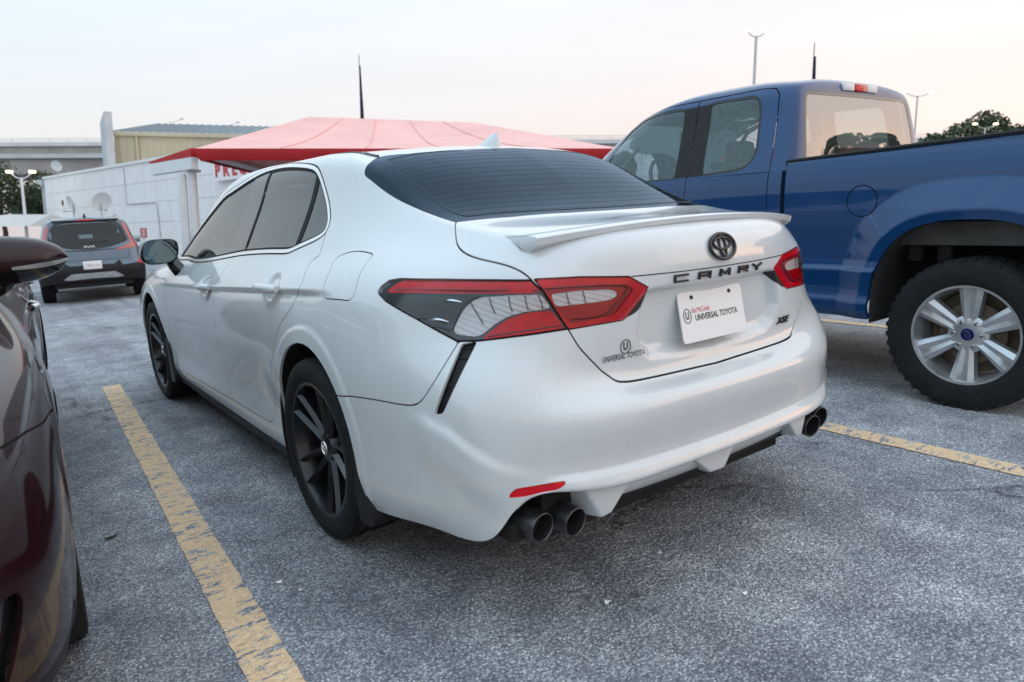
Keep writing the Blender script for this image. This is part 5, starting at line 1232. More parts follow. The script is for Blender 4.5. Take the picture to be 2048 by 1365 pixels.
    # mirrors: painted shell facing the nose, repeater strip, dark lower shell
    for sx in (-1, 1):
        top = MB(); bot = MB(); c = np.array([.885, 2.10, 1.072])
        def shell(a0, a1, n=13, m=17):
            rows = []
            for i in range(m):
                u = -1+2*i/(m-1)            # inboard .. tip
                hx = .150*u; ph = math.sqrt(max(0, 1-abs(u)**2.6))
                ph = max(ph, .04)
                r = []
                for t in np.linspace(a0, a1, n):
                    y = .090*ph*math.cos(t)*(1-.15*u); z = .083*ph*math.sin(t)*(1-.22*u)+.010*u*0
                    r.append((sx*(c[0]+hx), c[1]+y, c[2]+z))
                rows.append(r)
            return np.array(rows)
        top.grid(shell(R(-22), R(178))); mo = top.build('door_mirror', mp_, root, smooth=70)
        bot.grid(shell(R(178), R(338))); bot.build('mirror_underside', M['gloss_black'], mo, smooth=70)
        st = MB(); rows = []
        for u in np.linspace(-.15, .985, 22):
            ph = max(math.sqrt(max(0, 1-abs(u)**2.6)), .06); r = []
            for t in (R(-20), R(-14), R(-6), R(0)):
                k = (u+.15)/1.135; t2 = R(-17)+(t-R(-10))*(.35+.65*k)
                r.append((sx*(c[0]+.150*u*1.006), c[1]+.0925*ph*math.cos(t2)*(1-.15*u), c[2]+.0845*ph*math.sin(t2)*(1-.22*u)))
            rows.append(r)
        st.grid(np.array(rows)); st.build('turn_repeater', pm('clear_strip', (.42, .42, .42), .15, .4, coat=.6), mo, smooth=70)
        gb = MB(); gb.add([(sx*(c[0]+.14*math.cos(t)), c[1]-.088, c[2]+.062*math.sin(t)) for t in np.linspace(0, 2*math.pi, 24, endpoint=False)], [tuple(range(24))]); gb.build('mirror_glass', pm('mirror_silver', (.3, .35, .38), .03, 1.0), mo, smooth=0)
        ab = MB(); ab.tube([(sx*.86, 2.09, 1.02), (sx*.82, 2.08, .985), (sx*.78, 2.08, .965)], [.03, .032, .03], 10); ab.build('mirror_arm', M['gloss_black'], mo, smooth=60)
        for yc, zc in ((.405, .907), (1.415, .854)):
            hb = MB(); pts = [(sx*(.893+.022*(1-abs(t)**3)), yc+.118*t, zc-.004) for t in np.linspace(-1, 1, 15)]
            hb.tube(pts, .0145, 10); hb.build('door_handle', M['chrome'], root, smooth=70)
    for x in (-.37, .37):
        for y in (1.25, .42):
            st = MB(); st.box((x, y, .60), (.50, .50, .20)); st.box((x, y-.30, .92), (.48, .14, .62), Matrix.Rotation(R(16), 3, 'X')); st.box((x, y-.40, 1.24), (.26, .09, .17)); st.build('seat', M['cabin'], root, bevel=.03)
    db = MB(); db.box((0, 2.15, .86), (1.45, .45, .22)); db.build('dashboard', M['cabin'], root, bevel=.05)
build_maroon()
# ---------------------------------------------------------------- small grey crossover seen from behind
SUV = [  # rings from sill to roof; columns rear centre .. corner .. side .. nose centre (half width, y, z)
 [(0,-.83,.40),(.45,-.82,.40),(.74,-.78,.38),(.86,-.66,.36),(.885,-.42,.36),(.885,0,.34),(.885,1.2,.30),(.885,2.57,.34),(.84,3.15,.36),(.5,3.38,.36),(0,3.42,.36)],
 [(0,-.86,.62),(.45,-.85,.62),(.76,-.81,.62),(.88,-.68,.62),(.902,-.42,.62),(.905,0,.62),(.900,1.2,.60),(.905,2.57,.62),(.86,3.15,.62),(.52,3.40,.62),(0,3.44,.62)],
 [(0,-.83,.72),(.45,-.82,.72),(.74,-.78,.73),(.86,-.66,.75),(.892,-.42,.76),(.900,0,.76),(.895,1.2,.75),(.90,2.57,.76),(.86,3.12,.76),(.52,3.38,.76),(0,3.42,.76)],
 [(0,-.80,.90),(.45,-.79,.90),(.72,-.75,.91),(.83,-.63,.93),(.865,-.40,.94),(.88,0,.94),(.88,1.2,.93),(.87,2.57,.92),(.82,3.05,.92),(.5,3.28,.92),(0,3.32,.92)],
 [(0,-.76,1.06),(.43,-.75,1.06),(.68,-.71,1.06),(.785,-.60,1.06),(.82,-.38,1.06),(.835,0,1.05),(.84,1.2,1.02),(.80,2.35,1.00),(.72,2.75,.99),(.45,2.95,1.0),(0,3.0,1.01)],
 [(0,-.68,1.28),(.42,-.67,1.28),(.63,-.635,1.28),(.715,-.54,1.28),(.75,-.34,1.28),(.76,0,1.28),(.765,1.2,1.27),(.73,1.78,1.25),(.64,2.10,1.22),(.42,2.28,1.22),(0,2.33,1.22)],
 [(0,-.60,1.48),(.40,-.59,1.48),(.575,-.56,1.475),(.65,-.48,1.47),(.685,-.30,1.475),(.695,0,1.48),(.695,1.0,1.48),(.67,1.40,1.46),(.58,1.62,1.44),(.40,1.75,1.44),(0,1.80,1.44)],
 [(0,-.58,1.555),(.36,-.57,1.552),(.52,-.53,1.54),(.585,-.44,1.54),(.61,-.26,1.55),(.62,0,1.56),(.62,.9,1.555),(.59,1.2,1.54),(.5,1.35,1.53),(.35,1.45,1.535),(0,1.48,1.54)],
 [(0,-.30,1.595),(.2,-.30,1.595),(.3,-.28,1.592),(.34,-.22,1.592),(.36,-.1,1.595),(.37,.1,1.60),(.37,.6,1.60),(.35,.85,1.59),(.3,.95,1.585),(.2,1.0,1.585),(0,1.02,1.585)],
 [(0,0,1.61),(0,.02,1.61),(0,.04,1.61),(0,.06,1.61),(0,.1,1.61),(0,.2,1.612),(0,.45,1.612),(0,.6,1.61),(0,.65,1.608),(0,.68,1.607),(0,.7,1.606)],
]
def build_suv():
    Lk = LOT @ Matrix.Translation((-.03, 13.85, -.195)) @ Matrix.Rotation(R(-5), 4, 'Z')
    root = empty('parked_crossover', Lk, 'grey-blue boxy crossover seen from behind beyond the maroon mirror', 'car', 'cars parked in the lot')
    net = np.array(SUV, float); net[..., 0] *= -1
    gh = net[-2].copy(); gh[:, 0] *= -1; gh[:, 1] = 2*net[-1][:, 1]-gh[:, 1]
    G = loft(net, [12, 10, 8, 8, 12, 26, 26, 14, 8, 8], [8, 6, 8, 8, 10, 10, 6, 6, 4], gh); G[0, :, 0] = 0; G[-1, :, 0] = 0
    Nn = gnormals(G, 1); fl = 1 if Nn[30, 10, 0] < 0 else -1
    S = Shell(G, fl); gp = M['grey_paint']
    left = lambda P: P[:, 0] < -.5
    chr_ = lambda P: P[:, [0, 2]]; rear = lambda P: P[:, 1] < -.25
    for yc in (0., 2.57): S.cut(lambda P, yc=yc: np.where(left(P), np.hypot(P[:, 1]-yc, np.maximum(P[:, 2]-.36, 0))-.37, .5), 99, [0])
    S.cut(fld(smooth_poly([(.2, 1.49), (-.50, 1.475), (-.56, 1.44), (-.63, 1.24), (-.655, 1.13), (-.60, 1.095), (.2, 1.095)], 3, p=.9), chr_, rear), 1, [0])
    S.cut(fld([(-.575, 1.50), (-.655, 1.42), (-.80, 1.02), (-.80, .985), (-.42, .945), (-.44, .972), (-.66, 1.055), (-.69, 1.12)], chr_, rear), 2, [0])
    S.cut(fld([(.2, .985), (-.42, .985), (-.62, 1.02), (-.66, 1.06), (-.44, .965), (.2, .945)], chr_, rear), 3, [0])
    S.cut(fld([(.2, .70), (-.37, .70), (-.46, .77), (-.50, .665), (-.80, .70), (-.99, .72), (-.99, .2), (.2, .2)], chr_, rear), 4, [0])
    S.cut(fld([(.2, .555), (-.36, .555), (-.50, .455), (-.40, .44), (.2, .46)], chr_, rear), 5, [4])
    S.cut(fld([(-.80, .80), (-.77, .69), (-.85, .66), (-.87, .78)], chr_, rear), 6, [0, 4])
    S.cut(lambda P: np.where(left(P) & (P[:, 1] > -.25), P[:, 2]-.50, .3), 4, [0])
    S.cut(fld(smooth_poly([(.05, 1.08), (.1, 1.44), (.8, 1.46), (1.4, 1.42), (2.0, 1.10), (1.9, 1.06)], 3, p=.9), ch_side, left), 7, [0])
    S.cut(fld(smooth_poly([(.2, 1.53), (-.45, 1.58), (-.56, 1.66), (-.70, 2.40), (-.5, 2.86), (.2, 2.95)], 3, p=.9), ch_top, lambda P: (P[:, 1] > 1.4)), 7, [0])
    fl_ = fld([(.2, 1.6), (-.60, 1.5), (-.70, 1.1), (-.62, .80), (-.55, .79), (.2, .79)], chr_, rear); S.band(fl_, 20, .006, [0])
    def both(l): a = S.take(l); return join_pnf(a, mirror_pnf(a))
    sk = lambda p: abs(p[0]) < 1e-5
    pnf_obj('body_shell', walls(both([0]), .01, sk), gp, root)
    pnf_obj('rear_window', inset_pnf(both([1]), .004), M['pane_suv'], root)
    for q in (lambda a: a, mirror_pnf):
        pnf_obj('tail_lamp', inset_pnf(q(S.take([2])), -.006), M['suv_lamp'], root); pnf_obj('bumper_reflector', q(S.take([6])), M['red_lens'], root)
    pnf_obj('tailgate_strip', inset_pnf(both([3]), .004), M['gloss_black'], root)
    pnf_each('rear_bumper', both([4]), M['black_plastic'], root)
    pnf_obj('skid_plate', inset_pnf(both([5]), -.008), M['silver_wheel'], root)
    pnf_each('side_glass', inset_pnf(both([7]), .004), M['pane_suv'], root)
    pnf_each('tailgate_seam', inset_pnf(both([20]), .005), M['gap'], root)
    pl = MB(); pl.box((0, -.872, .70), (.305, .012, .152)); po = pl.build('dealer_plate', M['white_plastic'], root, bevel=.004)
    Mp = frame((0, -.8795, .70), (1, 0, 0), (0, 0, 1)); place_text('plate_lettering', 'UNIVERSAL TOYOTA', Mp @ Matrix.Translation((.015, -.006, 0)), .026, M['ink'], po, sx=.8); place_text('plate_script', 'Red McCombs', Mp @ Matrix.Translation((-.05, .02, 0)), .022, M['red_ink'], po, sx=.6, shear=.3)
    # badge: three slanted strokes, drawn as on the tailgate
    bb = MB(); bx = -.0
    for x0, z0, x1, z1 in ((-.085, 1.0, -.085, 1.04), (-.085, 1.012, -.045, 1.04), (-.055, 1.03, -.02, 1.002), (-.02, 1.002, .01, 1.04), (.01, 1.04, .035, 1.002), (.035, 1.002, .06, 1.038), (.06, 1.038, .088, 1.002)): bb.tube([(bx+x0, -.80, z0+.018), (bx+x1, -.80, z1+.018)], .0065, 6)
    bb.build('tailgate_badge', M['white_plastic'], root)
    sp = MB(); sp.add([(-.56, -.40, 1.585), (.56, -.40, 1.585), (.55, -.66, 1.545), (-.55, -.66, 1.545), (-.56, -.40, 1.55), (.56, -.40, 1.55), (.55, -.66, 1.525), (-.55, -.66, 1.525)], [(0, 1, 2, 3), (7, 6, 5, 4), (0, 4, 5, 1), (1, 5, 6, 2), (2, 6, 7, 3), (3, 7, 4, 0)]); sp.build('roof_spoiler', M['gloss_black'], root, bevel=.01)
    sl = MB(); sl.box((0, -.662, 1.535), (.30, .01, .02)); sl.build('stop_lamp', M['red_lens'], root)
    af = MB(); af.add([(0, -.30, 1.60), (.03, -.42, 1.59), (-.03, -.42, 1.59), (0, -.44, 1.665), (.006, -.43, 1.66), (-.006, -.43, 1.66)], [(0, 1, 4, 3), (0, 3, 5, 2), (1, 2, 5, 3, 4), (0, 2, 1)]); af.build('roof_antenna', M['gloss_black'], root)
    wp = MB(); wp.tube([(.02, -.745, 1.11), (.30, -.735, 1.135)], .010, 6); wp.build('rear_wiper', M['ink'], root)
    for sx in (-1, 1):
        rr = MB(); rr.tube([(sx*.56, y, z) for y, z in ((-.2, 1.57), (-.1, 1.61), (.8, 1.615), (1.0, 1.56))], .014, 6); rr.build('roof_rail', M['gloss_black'], root)
        dm = MB(); dm.box((sx*.97, 1.85, 1.10), (.19, .10, .14)); dm.build('door_mirror', gp, root, bevel=.03, seg=3)
        mg = MB(); mg.box((sx*.975, 1.796, 1.10), (.155, .004, .108)); mg.build('mirror_glass', pm('suv_mirror', (.3, .42, .45), .05, 1), root, bevel=.001)
        for y in (.55, 1.35):
            st = MB(); st.box((sx*.37, y, .95), (.48, .14, .62)); st.box((sx*.37, y-.04, 1.33), (.29, .10, .20)); st.build('seat', M['cabin'], root, bevel=.04, seg=3)
        for yc in (0., 2.57):
            M4 = Matrix.Translation((sx*.785, yc, .335)) @ (Matrix.Rotation(math.pi, 4, 'Z') if sx < 0 else Matrix.Identity(4))
            wheel('wheel', M4, .335, .225, .225, 'plain', M['rubber'], M['black_wheel'], parent=root)
    cm = MB(); cm.box((0, 1.55, 1.42), (.22, .03, .07)); cm.build('cabin_mirror', M['cabin'], root)
    ub = MB(); ub.box((0, 1.2, .34), (1.3, 3.9, .10)); ub.box((0, -.45, .36), (1.1, .5, .10)); ub.build('floor_pan', M['under'], root)
M['pane_suv'] = glass('pane_suv', (.62, .74, .76), 1.5, 0, .02)
M['suv_lamp'] = pm('suv_lamp', (.42, .09, .08), .12, coat=1)
build_suv()
# ---------------------------------------------------------------- ground: one sheet, tilted under the cars, level further out
_LA = np.linalg.inv(LOT_ROT.T)
def gz(x, y):
    """ground height: the lot's cross fall near the cars easing out to level ground"""
    x = np.asarray(x, float); y = np.asarray(y, float)
    n = LOT_ROT.T@np.array([0, 0, 1.]); o = lot2w((0, 0, 0))
    plane = o[2]-(n[0]*(x-o[0])+n[1]*(y-o[1]))/n[2]
    r = np.hypot(x-1.0, y-1.0)
    k = 1-sstep(14, 40, r)
    return plane*k - .19*sstep(4.2, 13.0, y)*k - .03*(1-k)
def axis_lines(a, b, fine0, fine1, h, g=1.25):
    L = list(np.arange(fine0, fine1+1e-6, h)); s = h; v = L[0]
    lo = []
    while v > a: s *= g; v -= s; lo.append(max(v, a))
    s = h; v = L[-1]; hi = []
    while v < b: s *= g; v += s; hi.append(min(v, b))
    return np.array(lo[::-1]+L+hi)
def asphalt_nodes(nt, b):
    tc = nt.nodes.new('ShaderNodeTexCoord')
    def N(t, **k):
        n = nt.nodes.new(t)
        for a, v in k.items():
            if a in n.inputs: n.inputs[a].default_value = v
        return n
    def L(a, c): nt.links.new(a, c)
    def ramp(src, stops):
        r = nt.nodes.new('ShaderNodeValToRGB'); e = r.color_ramp.elements
        e[0].position, e[0].color = stops[0][0], (*stops[0][1], 1); e[1].position, e[1].color = stops[-1][0], (*stops[-1][1], 1)
        for p, c in stops[1:-1]: q = e.new(p); q.color = (*c, 1)
        L(src, r.inputs[0]); return r.outputs[0]
    def mul(a, c, f=1.0, mode='MULTIPLY'):
        m = nt.nodes.new('ShaderNodeMix'); m.data_type = 'RGBA'; m.blend_type = mode
        if isinstance(f, float): m.inputs[0].default_value = f
        else: L(f, m.inputs[0])
        for s, i in ((a, 6), (c, 7)):
            if isinstance(s, tuple): m.inputs[i].default_value = (*s, 1)
            else: L(s, m.inputs[i])
        return m.outputs[2]
    warp = N('ShaderNodeTexNoise', Scale=40.0, Detail=2.0); L(tc.outputs['Object'], warp.inputs['Vector'])
    st = N('ShaderNodeTexVoronoi', Scale=150.0, Randomness=1.0); L(tc.outputs['Object'], st.inputs['Vector'])
    st2 = N('ShaderNodeTexVoronoi', Scale=62.0); L(tc.outputs['Object'], st2.inputs['Vector'])
    # stones: each its own grey, some buff
    sep = nt.nodes.new('ShaderNodeSeparateColor'); L(st.outputs['Color'], sep.inputs[0])
    stone = ramp(sep.outputs[0], [(0, (.13, .132, .138)), (.35, (.215, .220, .228)), (.70, (.335, .338, .342)), (.92, (.44, .435, .43)), (1, (.58, .57, .55))])
    binder = (.105, .108, .115)
    gap = ramp(st.outputs['Distance'], [(.35, (0, 0, 0)), (.75, (1, 1, 1))])
    col = mul(stone, binder, gap, 'MIX')
    fine = N('ShaderNodeTexNoise', Scale=420.0, Detail=3.0); L(tc.outputs['Object'], fine.inputs['Vector'])
    fr = ramp(fine.outputs[0], [(.3, (.72, .72, .73)), (.7, (1.3, 1.3, 1.28))]); col = mul(col, fr)
    mid = N('ShaderNodeTexNoise', Scale=5.0, Detail=6.0, Roughness=.65); L(tc.outputs['Object'], mid.inputs['Vector'])
    mr = ramp(mid.outputs[0], [(.32, (.70, .72, .75)), (.68, (1.32, 1.30, 1.27))]); col = mul(col, mr)
    big = N('ShaderNodeTexNoise', Scale=.75, Detail=4.0); L(tc.outputs['Object'], big.inputs['Vector'])
    br = ramp(big.outputs[0], [(.35, (1.10, 1.14, 1.20)), (.65, (1.62, 1.65, 1.70))]); col = mul(col, br)
    # hairline cracks with a shape of their own
    cv = N('ShaderNodeTexVoronoi', Scale=.55); cv.feature = 'DISTANCE_TO_EDGE'
    cw = N('ShaderNodeTexNoise', Scale=3.0, Detail=8.0, Roughness=.7); L(tc.outputs['Object'], cw.inputs['Vector'])
    ad = nt.nodes.new('ShaderNodeVectorMath'); ad.operation = 'MULTIPLY_ADD'; ad.inputs[1].default_value = (.35, .35, .35)
    L(cw.outputs['Color'], ad.inputs[0]); L(tc.outputs['Object'], ad.inputs[2]); L(ad.outputs[0], cv.inputs['Vector'])
    ck = ramp(cv.outputs['Distance'], [(.0, (.28, .28, .29)), (.007, (1, 1, 1))])
    ckm = N('ShaderNodeTexNoise', Scale=.9, Detail=2.0); L(tc.outputs['Object'], ckm.inputs['Vector'])
    cm = ramp(ckm.outputs[0], [(.50, (0, 0, 0)), (.60, (1, 1, 1))])
    col = mul(col, ck, cm)
    # oil drips and tyre-darkened patches
    ov = N('ShaderNodeTexVoronoi', Scale=.8); ow = N('ShaderNodeTexNoise', Scale=6.0, Detail=6.0, Roughness=.7); L(tc.outputs['Object'], ow.inputs['Vector'])
    oa = nt.nodes.new('ShaderNodeVectorMath'); oa.operation = 'MULTIPLY_ADD'; oa.inputs[1].default_value = (.28, .28, .28); L(ow.outputs['Color'], oa.inputs[0]); L(tc.outputs['Object'], oa.inputs[2]); L(oa.outputs[0], ov.inputs['Vector'])
    col = mul(col, ramp(ov.outputs['Distance'], [(.04, (.64, .64, .65)), (.14, (1, 1, 1))]))
    od = N('ShaderNodeTexVoronoi', Scale=7.0); L(tc.outputs['Object'], od.inputs['Vector'])
    dsep = nt.nodes.new('ShaderNodeSeparateColor'); L(od.outputs['Color'], dsep.inputs[0])
    dr = ramp(od.outputs['Distance'], [(.10, (.42, .42, .43)), (.17, (1, 1, 1))]); dmk = ramp(dsep.outputs[0], [(.86, (0, 0, 0)), (.90, (1, 1, 1))])
    col = mul(col, dr, dmk)
    tn = N('ShaderNodeTexNoise', Scale=1.0, Detail=3.0); tm = nt.nodes.new('ShaderNodeMapping'); tm.inputs['Scale'].default_value = (3.2, .22, 1); tm.inputs['Rotation'].default_value = (0, 0, .9); L(tc.outputs['Object'], tm.inputs[0]); L(tm.outputs[0], tn.inputs['Vector'])
    col = mul(col, ramp(tn.outputs[0], [(.36, (.80, .80, .81)), (.60, (1.08, 1.08, 1.07))]))
    L(col, b.inputs['Base Color'])
    b.inputs['Roughness'].default_value = .78; b.inputs['Specular IOR Level'].default_value = .45
    hgt = nt.nodes.new('ShaderNodeMath'); hgt.operation = 'MULTIPLY_ADD'; hgt.inputs[1].default_value = -.8
    L(st.outputs['Distance'], hgt.inputs[0]); L(st2.outputs['Distance'], hgt.inputs[2])
    bp = nt.nodes.new('ShaderNodeBump'); bp.inputs['Strength'].default_value = .85; bp.inputs['Distance'].default_value = .006
    L(hgt.outputs[0], bp.inputs['Height']); L(bp.outputs[0], b.inputs['Normal'])
    return col, tc, bp
def asphalt_mat():
    m, nt, b = nodes('asphalt'); asphalt_nodes(nt, b); return m
M['asphalt'] = asphalt_mat()
def line_mat():
    m, nt, b = nodes('worn_road_paint')
    col, tc, bp = asphalt_nodes(nt, b)
    n = nt.nodes.new('ShaderNodeTexNoise'); n.inputs['Scale'].default_value = 14; n.inputs['Detail'].default_value = 7; n.inputs['Roughness'].default_value = .68
    mp = nt.nodes.new('ShaderNodeMapping'); mp.inputs['Scale'].default_value = (1.0, 2.6, 1); nt.links.new(tc.outputs['Object'], mp.inputs[0]); nt.links.new(mp.outputs[0], n.inputs['Vector'])
    r = nt.nodes.new('ShaderNodeMapRange'); r.inputs[1].default_value = .545; r.inputs[2].default_value = .575; nt.links.new(n.outputs[0], r.inputs[0])
    cr = nt.nodes.new('ShaderNodeTexVoronoi'); cr.feature = 'DISTANCE_TO_EDGE'; cr.inputs['Scale'].default_value = 22
    mp2 = nt.nodes.new('ShaderNodeMapping'); mp2.inputs['Scale'].default_value = (.8, 1.9, 1)
    w = nt.nodes.new('ShaderNodeTexNoise'); w.inputs['Scale'].default_value = 25; w.inputs['Detail'].default_value = 4; nt.links.new(tc.outputs['Object'], w.inputs['Vector'])
    ad = nt.nodes.new('ShaderNodeVectorMath'); ad.operation = 'MULTIPLY_ADD'; ad.inputs[1].default_value = (.05, .05, .05)
    nt.links.new(w.outputs['Color'], ad.inputs[0]); nt.links.new(tc.outputs['Object'], ad.inputs[2]); nt.links.new(ad.outputs[0], mp2.inputs[0]); nt.links.new(mp2.outputs[0], cr.inputs['Vector'])
    r2 = nt.nodes.new('ShaderNodeMapRange'); r2.inputs[1].default_value = .012; r2.inputs[2].default_value = .03; r2.inputs[3].default_value = .75; r2.inputs[4].default_value = 0
    nt.links.new(cr.outputs['Distance'], r2.inputs[0])
    n5 = nt.nodes.new('ShaderNodeTexNoise'); n5.inputs['Scale'].default_value = 3; nt.links.new(tc.outputs['Object'], n5.inputs['Vector'])
    r5 = nt.nodes.new('ShaderNodeMapRange'); r5.inputs[1].default_value = .42; r5.inputs[2].default_value = .6; nt.links.new(n5.outputs[0], r5.inputs[0])
    m5 = nt.nodes.new('ShaderNodeMath'); m5.operation = 'MULTIPLY'; nt.links.new(r2.outputs[0], m5.inputs[0]); nt.links.new(r5.outputs[0], m5.inputs[1])
    mxm = nt.nodes.new('ShaderNodeMath'); mxm.operation = 'MAXIMUM'; nt.links.new(r.outputs[0], mxm.inputs[0]); nt.links.new(m5.outputs[0], mxm.inputs[1])
    n4 = nt.nodes.new('ShaderNodeTexNoise'); n4.inputs['Scale'].default_value = 60; n4.inputs['Detail'].default_value = 5; nt.links.new(tc.outputs['Object'], n4.inputs['Vector'])
    pr = nt.nodes.new('ShaderNodeValToRGB'); pr.color_ramp.elements[0].position = .3; pr.color_ramp.elements[0].color = (.76, .51, .29, 1); pr.color_ramp.elements[1].position = .7; pr.color_ramp.elements[1].color = (.93, .68, .42, 1)
    nt.links.new(n4.outputs[0], pr.inputs[0])
    mx = nt.nodes.new('ShaderNodeMix'); mx.data_type = 'RGBA'; nt.links.new(mxm.outputs[0], mx.inputs[0]); nt.links.new(pr.outputs[0], mx.inputs[6]); nt.links.new(col, mx.inputs[7])
    nt.links.new(mx.outputs[2], b.inputs['Base Color'])
    return m
M['road_paint'] = line_mat()
def build_ground():
    xs = axis_lines(-900, 1200, -6, 9, .25); ys = axis_lines(-900, 1500, -6, 18, .25)
    X, Y = np.meshgrid(xs, ys, indexing='ij')
    G = np.stack([X, Y, gz(X, Y)], -1)
    g = MB().grid(G); o = g.build('parking_lot_ground', M['asphalt'], smooth=80); tag(o, kind='structure')
    # bay lines
    def bay(x0, y0, x1, y1, w, n, label):
        rows = []
        for f in np.linspace(0, 1, n):
            p = np.array([x0+(x1-x0)*f, y0+(y1-y0)*f]); d = np.array([x1-x0, y1-y0]); d /= np.linalg.norm(d); q = np.array([d[1], -d[0]])
            jit = [RNG.uniform(-.003, .003) for _ in range(2)]
            r = []
            for s in np.linspace(-1, 1, 5):
                pp = p+q*(w/2*s+jit[0]*abs(s)); ww = lot2w((pp[0], pp[1], 0)); r.append((ww[0], ww[1], float(gz(ww[0], ww[1]))+.004))
            rows.append(r)
        b = MB().grid(np.array(rows)); o = b.build('bay_line', M['road_paint'], smooth=80); tag(o, label, 'road marking', 'painted bay lines'); return o
    bay(-1.137, 3.575, -1.452, -3.2, .120, 120, 'worn yellow bay line along the left side of the white sedan')
    bay(1.54, 3.57, 1.44, -3.4, .125, 120, 'worn yellow bay line between the white sedan and the blue pickup')
    bay(4.30, 3.6, 4.20, -3.4, .12, 60, 'yellow bay line showing beneath the blue pickup')
    # scraps
    lit = [((557,1168), .016, (.8,.8,.8)), ((1215,1208), .018, (.8,.8,.8)), ((1490,1190), .014, (.8,.8,.8)), ((1318,1110), .013, (.8,.8,.8)), ((602,1183), .010, (.8,.8,.78))]
    pos = SCRAPS
    lab = ['square white paper scrap beside the yellow line left of the sedan', 'long white paper scrap behind the sedan exhaust', 'white paper scrap on asphalt at lower right', 'tiny white scrap below the sedan bumper centre', 'small white fleck just right of the square paper scrap']
    wm = pm('paper', (.8, .8, .78), .7)
    for (x, y), (_, s, c), l in zip(pos, lit, lab):
        w = lot2w((x, y, 0)); z0 = float(gz(w[0], w[1])); a = RNG.uniform(0, 3)
        b = MB(); k = 5; v = []
        for i in range(k):
            t = 2*math.pi*i/k+a; rr = s*RNG.uniform(.7, 1.1); v.append((w[0]+rr*math.cos(t)*.9, w[1]+rr*math.sin(t)*.6, z0+.006+.004*math.sin(3*t)))
        b.add(v+[(p[0], p[1], p[2]+.0015) for p in v], [tuple(range(k-1, -1, -1)), tuple(range(k, 2*k))]+[(i, (i+1) % k, k+(i+1) % k, k+i) for i in range(k)])
        tag(b.build('paper_scrap', wm, smooth=0), l, 'litter', 'paper scraps on the asphalt')
    w = lot2w(LEAFP); z0 = float(gz(w[0], w[1])); b = MB(); n = 8
    b.add([(w[0]+.03*math.cos(t)*.9, w[1]+.010*math.sin(t)+.01*math.cos(t), z0+.006+.004*math.cos(2*t)) for t in np.linspace(0, 2*math.pi, n, endpoint=False)], [tuple(range(n))])
    tag(b.build('dry_leaf', pm('dry_leaf', (.02, .018, .015), .8), smooth=0), 'dark dry leaf on asphalt left of the near yellow line', 'leaf')
SCRAPS = [(-1.163, -0.226), (-0.454, -1.02), (-0.119, -1.256), (-0.12, -0.923), (-1.124, -0.322)]
LEAFP = (-1.541, 0.564, 0.0)
build_ground()
# ---------------------------------------------------------------- surroundings, level frame
CX, CY = CAM_LOC[0], CAM_LOC[1]
FH = np.array([math.sin(R(36.355)), math.cos(R(36.355))]); RH = np.array([math.cos(R(36.355)), -math.sin(R(36.355))])
def ld(lat, dep):
    """ground position lat metres right and dep metres ahead of where the photographer stands"""
    p = np.array([CX, CY])+RH*lat+FH*dep; return float(p[0]), float(p[1])
def vert(p, z): return (p[0], p[1], z)
def quadbox(p0, p1, z0, z1, t, mb=None, off=0.0):
    """an upright slab from p0 to p1, t thick away from the camera side"""
    p0 = np.array(p0); p1 = np.array(p1); d = (p1-p0)/np.linalg.norm(p1-p0); n = np.array([-d[1], d[0]])
    mb = mb or MB(); a = p0+n*off; b = p1+n*off
    v = [(*a, z0), (*b, z0), (*(b+n*t), z0), (*(a+n*t), z0), (*a, z1), (*b, z1), (*(b+n*t), z1), (*(a+n*t), z1)]
    return mb.add(v, [(3, 2, 1, 0), (4, 5, 6, 7), (0, 1, 5, 4), (1, 2, 6, 5), (2, 3, 7, 6), (3, 0, 4, 7)])
M['wall_panel'] = pm('wall_panel', (.80, .785, .77), .75, noise=.06, nscale=1.5, bump=.2, bscale=40)
M['wall_joint'] = pm('wall_joint', (.70, .685, .67), .9)
M['wing_wall'] = pm('wing_wall', (.50, .52, .54), .7, noise=.12, nscale=.6)
M['tan_metal'] = pm('tan_metal', (.52, .46, .33), .5, noise=.08, nscale=1)
M['roof_metal'] = pm('roof_metal', (.16, .21, .24), .45, noise=.15, nscale=.7)
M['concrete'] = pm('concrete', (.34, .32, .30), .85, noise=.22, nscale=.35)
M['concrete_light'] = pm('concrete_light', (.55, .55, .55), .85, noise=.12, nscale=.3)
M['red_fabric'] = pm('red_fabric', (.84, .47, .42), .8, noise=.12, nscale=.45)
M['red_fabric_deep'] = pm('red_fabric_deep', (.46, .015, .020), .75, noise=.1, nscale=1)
M['red_seam'] = pm('red_seam', (.78, .41, .36), .8)
M['white_steel'] = pm('white_steel', (.72, .73, .74), .5, noise=.06, nscale=3)
M['galv'] = pm('galv', (.50, .50, .50), .5, .3)
M['lamp_glow'] = pm('lamp_glow', (1, .9, .7), .5, emit=(1, .80, .50), estr=2.2)
M['bark'] = pm('bark', (.09, .07, .055), .9, noise=.3, nscale=8)
def leaf_mat(name, c):
    m, nt, b = nodes(name); b.inputs['Roughness'].default_value = .6
    g = nt.nodes.new('ShaderNodeNewGeometry'); r = nt.nodes.new('ShaderNodeValToRGB'); nt.links.new(g.outputs['Random Per Island'], r.inputs[0])
    r.color_ramp.elements[0].color = (c[0]*.5, c[1]*.5, c[2]*.5, 1); r.color_ramp.elements[1].color = (c[0]*1.6, c[1]*1.5, c[2]*1.3, 1)
    nt.links.new(r.outputs[0], b.inputs['Base Color']); return m
M['leaf'] = leaf_mat('leaf', (.045, .068, .028))
